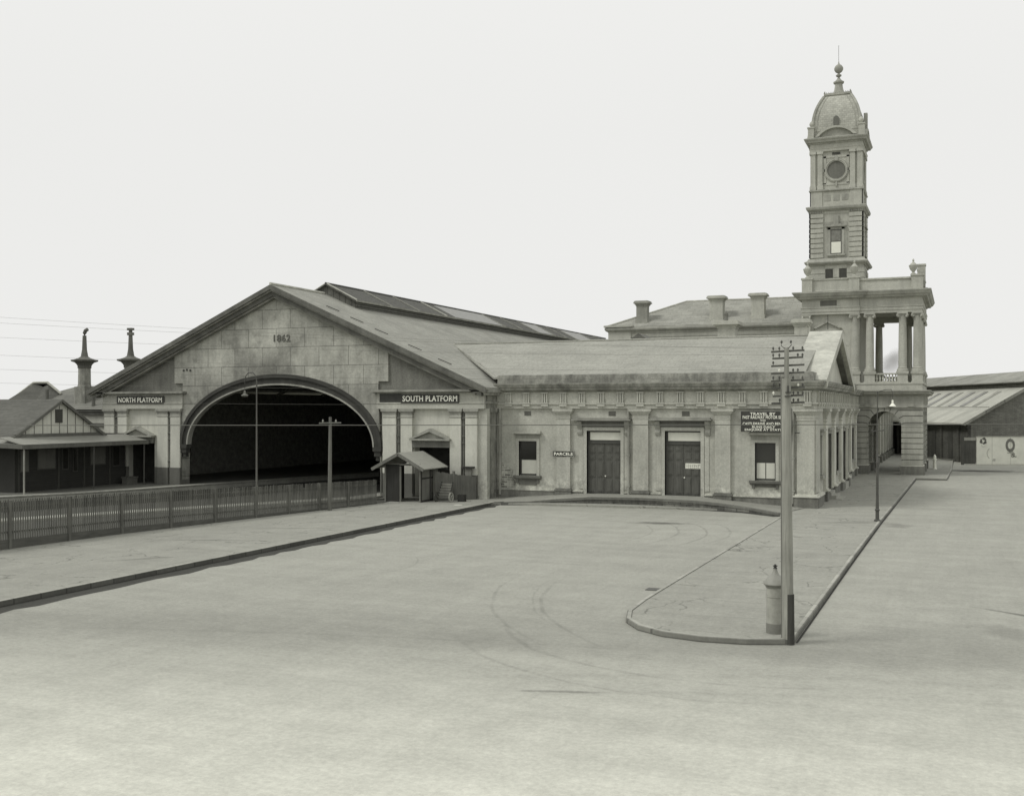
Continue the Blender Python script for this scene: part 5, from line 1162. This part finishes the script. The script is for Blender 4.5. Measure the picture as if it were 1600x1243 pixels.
# ================================================================== FENCES, HUT, BARROW
fl = [(-39.8, 10.0, 2.6, .75), (-38.45, 29.0, 2.36, .62), (-38.01, 35.24, 2.27, .55), (-37.55, 41.53, 2.14, .46), (-36.15, 50.4, 1.9, .32), (-34.9, 58.2, 1.72, .2), (-34.5, 61.1, 1.66, .18)]
fence = thing('picket_fence', 'long dark picket fence on a board plinth along the railway footpath', 'fence', (-37, 42, 0))
pts_ = []
for i in range(len(fl) - 1):
    a, b = fl[i], fl[i + 1]; L_ = math.hypot(b[0] - a[0], b[1] - a[1]); k = max(1, int(round(L_ / 2.75)))
    for j in range(k): t = j / k; pts_.append(tuple(a[c] + (b[c] - a[c]) * t for c in range(4)))
pts_.append(fl[-1]); pts_ = [p for p in pts_ if p[1] > 20]
random.seed(11)
for i in range(len(pts_) - 1):
    a, b = pts_[i], pts_[i + 1]
    def lerp(t): return [a[c] + (b[c] - a[c]) * t for c in range(4)]
    L_ = math.hypot(b[0] - a[0], b[1] - a[1]); dx, dy = (b[0] - a[0]) / L_, (b[1] - a[1]) / L_; nx, ny = dy, -dx
    q = MB(); k = int(L_ / .125)
    for j in range(k):
        t = (j + .5) / k; x, y, zt, zp = lerp(t)
        if random.random() < .012: continue
        zt += random.uniform(-.025, .025) - (.3 if random.random() < .006 else 0); lx = random.uniform(-.008, .008); w2 = .036; z0 = zp - .02
        c4 = [(x - dx * w2, y - dy * w2), (x + dx * w2, y + dy * w2), (x + dx * w2 - nx * .02, y + dy * w2 - ny * .02), (x - dx * w2 - nx * .02, y - dy * w2 - ny * .02)]
        q.add([(c[0], c[1], z0) for c in c4] + [(c[0] + lx * dx, c[1] + lx * dy, zt - .05) for c in c4] + [(x + lx * dx, y + lx * dy, zt), (x - nx * .02, y - ny * .02, zt)], [(0, 1, 5, 8, 4), (2, 3, 7, 9, 6), (1, 2, 6, 9, 8, 5), (3, 0, 4, 8, 9, 7), (0, 3, 2, 1)])
    link_mesh('picket_panel', q, 'picket', fence)
    q = MB()
    for f in (.3, 1.0):
        za_ = a[3] + (a[2] - a[3]) * (.18 if f < .5 else .8); zb_2 = b[3] + (b[2] - b[3]) * (.18 if f < .5 else .8)
        q.bar((a[0] - nx * .05, a[1] - ny * .05, za_), (b[0] - nx * .05, b[1] - ny * .05, zb_2), .05, .09)
    link_mesh('rail', q, 'picket', fence)
    q = MB(); q.add([(a[0] + nx * .03, a[1] + ny * .03, .1), (b[0] + nx * .03, b[1] + ny * .03, .1), (b[0] + nx * .03, b[1] + ny * .03, b[3]), (a[0] + nx * .03, a[1] + ny * .03, a[3]),
                       (a[0] - nx * .03, a[1] - ny * .03, .1), (b[0] - nx * .03, b[1] - ny * .03, .1), (b[0] - nx * .03, b[1] - ny * .03, b[3]), (a[0] - nx * .03, a[1] - ny * .03, a[3])],
        [(0, 1, 2, 3), (7, 6, 5, 4), (3, 2, 6, 7), (0, 4, 5, 1), (0, 3, 7, 4), (1, 5, 6, 2)])
    link_mesh('plinth_board', q, 'board', fence)
    q = MB(); q.box(a[0] - .07, a[0] + .07, a[1] - .07, a[1] + .07, .05, a[2] - .03); link_mesh('post', q, 'picket', fence)
# ticket hut over the footpath gate
hut = thing('gate_shelter', 'small gabled timber gate shelter open in the middle at the fence end', 'shelter', (-33.5, 63.9, .14))
HX0, HX1, HY0, HY1 = -34.85, -32.18, 62.7, 65.3; hc = -33.62
for s, xe in ((-1, -35.55), (1, -31.75)):
    ze = 2.33; q = MB(); q.slab([(hc, HY0 - .45, 3.34), (xe, HY0 - .45, ze), (xe, HY1 + .45, ze), (hc, HY1 + .45, 3.34)][::-s], .06); link_mesh('roof', q, 'hutroof', hut)
    for yy in (HY0 - .48, HY1 + .48): q = MB(); q.bar((hc, yy, 3.25), (xe, yy, ze - .09), .05, .2); link_mesh('barge_board', q, 'hutwood', hut)
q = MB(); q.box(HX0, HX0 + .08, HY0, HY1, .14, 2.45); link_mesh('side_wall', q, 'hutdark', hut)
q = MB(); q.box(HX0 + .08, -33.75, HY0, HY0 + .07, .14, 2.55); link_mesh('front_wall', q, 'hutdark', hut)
q = MB(); q.box(HX1 - .07, HX1, HY0, HY1, .14, 2.4)
link_mesh('side_wall', q, 'hutwood', hut)
q = MB()
for (u, v_) in ((HY0 + .0, HY0 + .1), (HY0 + 1.25, HY0 + 1.35), (HY1 - .1, HY1)): q.box(HX1, HX1 + .035, u, v_, .14, 2.35)
q.box(HX1, HX1 + .035, HY0 + .1, HY0 + 1.25, 1.62, 1.72); q.box(HX1, HX1 + .035, HY0 + 1.35, HY1 - .1, 1.62, 1.72); q.box(HX1, HX1 + .035, HY0 + .1, HY1 - .1, .14, .26); link_mesh('wall_battens', q, 'hutdark', hut)
for x, y in ((HX0 + .03, HY0 - .02), (-33.72, HY0), (HX1 - .1, HY0 - .02)):
    q = MB(); q.box(x, x + .1, y - .03, y + .1, .1, 2.45); link_mesh('post', q, 'hutwood', hut)
q = MB(); q.box(-34.8, HX1 - .05, HY0 + .0, HY0 + .08, 2.5, 2.62); link_mesh('tie_beam', q, 'hutwood', hut)
q = MB(); q.plate([(-34.4, 2.64), (-32.7, 2.64), (hc, 3.2)], 'y', HY1 - .05, HY1); link_mesh('back_gable', q, 'hutdark', hut)
# close-boarded palings right of the hut
PA, PB = (-31.95, 64.2), (-29.9, 66.28)
pf = thing('paling_fence', 'short close boarded paling fence between gate shelter and right stone pier', 'fence', (-31, 65.3, .14))
L_ = math.hypot(PB[0] - PA[0], PB[1] - PA[1]); dx, dy = (PB[0] - PA[0]) / L_, (PB[1] - PA[1]) / L_; random.seed(5); q = MB(); t = 0
while t < L_:
    zt = 2.06 - t / L_ * .42 + random.uniform(-.03, .03); o_ = random.uniform(-.008, .008); nx, ny = dy, -dx
    c4 = [(PA[0] + dx * u + nx * v_, PA[1] + dy * u + ny * v_) for u, v_ in ((t, o_), (t + .118, o_), (t + .118, o_ + .02), (t, o_ + .02))]
    q.add([(x, y, .12) for x, y in c4] + [(x, y, zt) for x, y in c4], [(0, 1, 5, 4), (1, 2, 6, 5), (2, 3, 7, 6), (3, 0, 4, 7), (4, 5, 6, 7), (3, 2, 1, 0)]); t += .122
link_mesh('paling_boards', q, 'paling', pf)
for z0_, z1_ in ((1.7, 1.3), (.4, .4)):
    q = MB(); q.bar((PA[0] - dy * .04, PA[1] + dx * .04, z0_), (PB[0] - dy * .04, PB[1] + dx * .04, z1_), .06, .1); link_mesh('rail', q, 'paling', pf)
for t in (.0, 1.35):
    x, y = PA[0] + dx * t, PA[1] + dy * t; q = MB(); q.box(x - .07, x + .07, y - .07, y + .07, .1, 2.2 - t * .1); link_mesh('post', q, 'paling', pf)
gp = thing('gate_post', 'square boxed gate post with flat cap before the right stone pier', 'gate post', (-30.4, 66.15, .14))
q = MB(); q.box(-30.6, -30.2, 66.12, 66.36, .12, 2.2); link_mesh('shaft', q, 'plinth', gp)
q = MB(); q.box(-30.78, -30.02, 66.0, 66.4, 2.2, 2.32); link_mesh('cap', q, 'hutdark', gp)
# luggage barrow
bw_ = thing('luggage_barrow', 'old two wheeled slatted luggage barrow leaning on the paling fence', 'barrow', (-30.9, 64.0, .14))
bx, by, bz = -31.4, 64.35, .15
def BV(u, v_, h): return (bx + v_, by - u, bz + h)
for s_ in (0, .8):
    q = MB(); q.bar(BV(.75, s_, .25), BV(.15, s_, 1.25), .05, .07); link_mesh('side_rail', q, 'hutdark', bw_)
for i in range(6):
    t = i / 5.5; q = MB(); q.bar(BV(.74 - .55 * t, -.02, .3 + .88 * t), BV(.74 - .55 * t, .82, .3 + .88 * t), .03, .12); link_mesh('slat', q, 'plinth', bw_)
for s_ in (-.1, .95):
    q = MB(); n_ = 20
    for i in range(n_):
        a, b = 2 * math.pi * i / n_, 2 * math.pi * (i + 1) / n_; q.bar(BV(.75 + .3 * math.cos(a), s_, .3 + .3 * math.sin(a)), BV(.75 + .3 * math.cos(b), s_, .3 + .3 * math.sin(b)), .06, .06)
    for i in range(5): a = 2 * math.pi * i / 5; q.bar(BV(.75, s_, .3), BV(.75 + .28 * math.cos(a), s_, .3 + .28 * math.sin(a)), .03, .03)
    link_mesh('wheel', q, 'trim' if s_ > 0 else 'iron', bw_)
q = MB(); q.bar(BV(.75, -.1, .3), BV(.75, .95, .3), .04, .04); link_mesh('axle', q, 'iron', bw_)
q = MB(); q.box(bx + 1.15, bx + 1.6, by - .2, by + .2, bz, bz + .45); tag(link_mesh('parcel_box', q, 'hutdark'), 'small dark box on the ground right of the luggage barrow', 'box')

# ================================================================== POLES, LAMPS, PILLAR
tp = thing('telegraph_pole', 'tall spliced timber telegraph pole with eight crossarms beside the cream pillar', 'telegraph pole', (-4.2, 29.33, 0))
q = MB(); q.tube([(-4.19, 29.30, 0), (-4.22, 29.30, 3.5), (-4.235, 29.30, 6.0), (-4.24, 29.30, 7.0)], [.155, .135, .125, .12], 16); link_mesh('pole', q, 'pole', tp, smooth=True)
q = MB(); q.tube([(-4.235, 29.33, 6.3), (-4.235, 29.33, 7.0), (-4.235, 29.34, 7.8)], [.066, .064, .06], 12); link_mesh('pole_top', q, 'pole', tp, smooth=True)
q = MB(); q.tube([(-4.31, 29.36, .0), (-4.33, 29.34, 4.0), (-4.34, 29.34, 7.03)], [.07, .06, .055], 10); link_mesh('splice_timber', q, 'pole_dark', tp, smooth=True)
q = MB(); q.tube([(-4.135, 29.25, 0), (-4.14, 29.255, 1.32)], [.12, .112], 12); link_mesh('tarred_butt', q, 'tar', tp, smooth=True)
q = MB(); q.bar((-4.24, 29.17, 6.62), (-4.08, 29.17, 6.62), .04, .03); q.bar((-4.17, 29.16, 6.63), (-4.17, 29.16, 6.8), .03, .04); q.bar((-4.26, 29.17, 6.52), (-4.06, 29.17, 6.52), .03, .03); link_mesh('iron_step', q, 'black', tp)
q = MB(); q.bar((-4.02, 29.33, 5.56), (-3.9, 29.33, 5.56), .03, .03); link_mesh('iron_step', q, 'black', tp)
wire_pts = []
for i, z in enumerate((7.72, 7.54, 7.34, 7.14, 6.94, 6.75, 6.54, 6.35)):
    yb_ = 29.44 if i < 5 else 29.50; lh = .43 - (.03 if i in (1, 6) else 0)
    q = MB(); q.bar((-4.22 - lh, yb_, z - .015), (-4.22 + lh, yb_, z + .015), .05, .05); arm = link_mesh('crossarm', q, 'iron', tp)
    for k, u in enumerate((-.38, -.22, .14, .26, .38)):
        if (i * 5 + k) % 4 == 3 or (i in (2,) and k > 1): continue
        q = MB(); q.lathe([(.012, 0), (.012, .03), (.028, .035), (.03, .06), (.02, .075), (.022, .09), (.008, .1)], -4.22 + u, yb_, 8, z + .02)
        link_mesh('insulator', q, 'porcelain' if (i, k) in ((3, 0), (3, 1), (6, 0), (7, 4), (4, 3), (5, 3)) else 'iron', arm, smooth=True)
        if k < 2: wire_pts.append((-4.22 + u, yb_, z + .09))
q = MB(); q.tube([(-4.36, 29.3, 7.94), (-4.37, 29.3, 7.86), (-4.3, 29.3, 7.8), (-4.235, 29.3, 7.79), (-4.17, 29.3, 7.8), (-4.11, 29.3, 7.87), (-4.12, 29.3, 7.95)], .012, 6); link_mesh('pole_cradle', q, 'iron', tp)
for x in (-4.36, -4.12):
    q = MB(); q.lathe([(.012, 0), (.028, .02), (.03, .05), (.01, .08)], x, 29.3, 8, 7.92); link_mesh('insulator', q, 'iron', tp, smooth=True)

# ventilating pillar / letter pillar
pl = thing('street_pillar', 'cream cast iron pillar with domed cap and darker base on the path corner', 'pillar', (-4.63, 29.98, .13))
PXc, PYc = -4.63, 29.98
q = MB(); q.lathe([(.245, 0), (.245, .27), (.238, .275)], PXc, PYc, 32, .13); link_mesh('base', q, 'pillar_dark', pl, smooth=True)
q = MB(); q.lathe([(.238, 0), (.234, .7), (.25, .71), (.25, .745), (.234, .755), (.234, .98)], PXc, PYc, 32, .405); link_mesh('shaft', q, 'pillar', pl, smooth=True)
q = MB(); q.lathe([(.236, 0), (.245, .02), (.245, .05)], PXc, PYc, 32, 1.10 + .01); link_mesh('band', q, 'pillar_dark', pl, smooth=True)
q = MB(); q.lathe([(.25, 0), (.26, .03), (.26, .05), (.30, .07), (.315, .10)], PXc, PYc, 32, 1.36); link_mesh('cap_moulding', q, 'pillar_dark', pl, smooth=True)
q = MB(); q.lathe([(.315, 0), (.31, .02), (.285, .06), (.25, .12), (.2, .18), (.14, .23), (.09, .285), (.06, .35), (.05, .42)], PXc, PYc, 32, 1.45); link_mesh('dome', q, 'cap_grey', pl, smooth=True)
q = MB(); q.lathe([(.045, 0), (.055, .01), (.05, .03), (.03, .05), (.062, .075), (.066, .09), (.03, .1), (.025, .125), (.005, .13)], PXc, PYc, 16, 1.86); link_mesh('finial', q, 'black', pl, smooth=True)

# street lamp on the kerb
lx, ly = -4.12, 61.7
lp = thing('street_lamp', 'thin iron lamp post on the kerb with a small shade hanging from its bracket', 'street lamp', (lx, ly, .13))
q = MB(); q.lathe([(.17, 0), (.17, .08), (.1, .12), (.095, .55), (.13, .58), (.13, .64), (.09, .68), (.075, 1.2), (.065, 3.1), (.09, 3.13), (.09, 3.2), (.045, 3.26), (.035, 5.0), (.025, 7.0)], lx, ly, 12, .13); link_mesh('post', q, 'iron', lp, smooth=True)
q = MB(); q.tube([(lx - .28, ly, 4.98), (lx + .28, ly, 5.02)], .03, 6); q.lathe([(.01, 0), (.06, .02), (.06, .08), (.01, .1)], lx - .28, ly, 8, 4.94); q.lathe([(.01, 0), (.06, .02), (.06, .08), (.01, .1)], lx + .28, ly, 8, 4.98); link_mesh('ladder_bar', q, 'iron', lp)
q = MB(); q.tube([(lx, ly, 7.0), (lx + .1, ly, 7.12), (lx + .45, ly, 7.22), (lx + .7, ly, 7.22), (lx + .78, ly, 7.1), (lx + .78, ly, 6.75)], .02, 8); link_mesh('bracket', q, 'iron', lp)
q = MB(); q.lathe([(.04, .34), (.05, .28), (.05, .16), (.15, .04), (.18, .0)][::-1], lx + .78, ly, 16, 6.32); link_mesh('lamp_shade', q, 'white', lp, smooth=True)
# arc lamp and small pole before the arch
ax, ay = -41.84, 58.47
al_ = thing('arc_lamp', 'tall thin lamp pole with swan neck lamp before the shed arch', 'lamp post', (ax, ay, .03))
def zat(y_px, x, y): d = -x * S_ + y * C_; return 6.2 - (y_px - 638) * d / 1700
q = MB(); q.tube([(ax, ay, .03), (ax, ay, 8.0)], [.07, .04], 8); link_mesh('pole', q, 'dado', al_, smooth=True)
q = MB(); q.tube([(ax, ay, 7.95), (ax - .08, ay, 8.3), (ax - .3, ay, 8.52), (ax - .62, ay, 8.52), (ax - .85, ay, 8.3), (ax - .92, ay, 7.95), (ax - .92, ay, 7.3)], .03, 8); link_mesh('swan_neck', q, 'iron', al_)
q = MB(); q.lathe([(.1, 0), (.2, .04), (.24, .12), (.08, .2), (.06, .38), (.03, .4)], ax - .92, ay, 12, 6.95); link_mesh('lamp_shade', q, 'plinth', al_, smooth=True)
sx_, sy_ = -34.7, 55.75
sp2 = thing('telegraph_pole', 'short weathered pole with a single crossarm at the picket fence', 'telegraph pole', (sx_, sy_, .1))
q = MB(); q.tube([(sx_, sy_, .05), (sx_ + .03, sy_, 3), (sx_ + .05, sy_, 5.7)], [.13, .11, .085], 10); link_mesh('pole', q, 'pole_dark', sp2, smooth=True)
q = MB(); q.bar((sx_ - .65, sy_ - .1, 5.33), (sx_ + .85, sy_ - .1, 5.36), .08, .08); link_mesh('crossarm', q, 'pole_dark', sp2)
for u in (-.4, .5):
    q = MB(); q.lathe([(.02, 0), (.05, .03), (.055, .1), (.03, .14), (.01, .18)], sx_ + u, sy_ - .1, 8, 5.38); link_mesh('insulator', q, 'trim', sp2, smooth=True)
# wires
def catenary(a, b, sag, n_=24):
    a, b = Vector(a), Vector(b); return [a.lerp(b, i / n_) - Vector((0, 0, sag * 4 * (i / n_) * (1 - i / n_))) for i in range(n_ + 1)]
E0 = cw(-30, 33.0, zat(664, 0, 0) if False else 6.2 - 25.6 * 33 / 1700); E1 = cw(26, 31.5, 6.2 - 23 * 31.5 / 1700)
q = MB(); q.tube(catenary(E0, E1, .03, 30), .014, 6); tag(link_mesh('span_wire', q, 'wire'), 'taut dark wire strung level across the whole forecourt', 'wire')
for i, p in enumerate(wire_pts):
    if i % 2 == 0 and i != 0: continue
    e = cw(-24 - .2 * i, 24.0 + .15 * i, 9.25 - .26 * i * .8)
    q = MB(); q.tube(catenary(p, e, .35, 20), .0022, 4); o = link_mesh('telegraph_wire', q, 'wire'); nw = sum(1 for x in COL.objects if x.name.startswith('telegraph_wire')); tag(o, ('uppermost', 'second highest', 'third highest', 'fourth highest', 'fifth highest', 'sixth highest', 'seventh highest', 'lowest', 'lowest')[nw - 1] + ' of the thin telegraph wires crossing the sky left of the tall pole', 'wire', 'telegraph wires running left from the tall pole')
# small covers and drains
q = MB(); q.box(-9.95, -9.4, 36.1, 36.6, .004, .02); tag(link_mesh('drain_grate', q, 'iron'), 'small dark drain grate in the road beside the pale kerb', 'drain')
q = MB(); q.lathe([(.28, 0), (.28, .01), (.22, .014)], -29.2, 62.0, 20, .14); tag(link_mesh('manhole_cover', q, 'pale', smooth=False), 'pale round cover in the footpath near the loading dock', 'cover')
# smoke rising far behind the portico
import bmesh
bm = bmesh.new(); bmesh.ops.create_icosphere(bm, subdivisions=3, radius=1.0)
me = bpy.data.meshes.new('smoke'); bm.to_mesh(me); bm.free(); so_ = bpy.data.objects.new('smoke', me); COL.objects.link(so_)
c_ = cw(66.5, 190, 14.3); so_.location = c_; so_.scale = (3.6, 3.0, 2.3); so_.rotation_euler = (0, R(-35), 0); so_['kind'] = 'stuff'
sm = bpy.data.materials.new('drifting_smoke'); sm.use_nodes = True; t_ = sm.node_tree; t_.nodes.remove(t_.nodes['Principled BSDF'])
pv = t_.nodes.new('ShaderNodeVolumePrincipled'); pv.inputs['Color'].default_value = (.35, .34, .31, 1)
tcn = t_.nodes.new('ShaderNodeTexCoord'); ln = t_.nodes.new('ShaderNodeVectorMath'); ln.operation = 'LENGTH'; t_.links.new(tcn.outputs['Object'], ln.inputs[0])
nz = t_.nodes.new('ShaderNodeTexNoise'); nz.inputs['Scale'].default_value = 1.6; t_.links.new(tcn.outputs['Object'], nz.inputs['Vector'])
ad = t_.nodes.new('ShaderNodeMath'); ad.operation = 'MULTIPLY_ADD'; t_.links.new(nz.outputs[0], ad.inputs[0]); ad.inputs[1].default_value = -.9; t_.links.new(ln.outputs['Value'], ad.inputs[2])
mr_ = t_.nodes.new('ShaderNodeMapRange'); t_.links.new(ad.outputs[0], mr_.inputs[0]); mr_.inputs[1].default_value = -.3; mr_.inputs[2].default_value = .5; mr_.inputs[3].default_value = .3; mr_.inputs[4].default_value = 0
t_.links.new(mr_.outputs[0], pv.inputs['Density']); t_.links.new(pv.outputs[0], t_.nodes['Material Output'].inputs['Volume']); me.materials.append(sm)
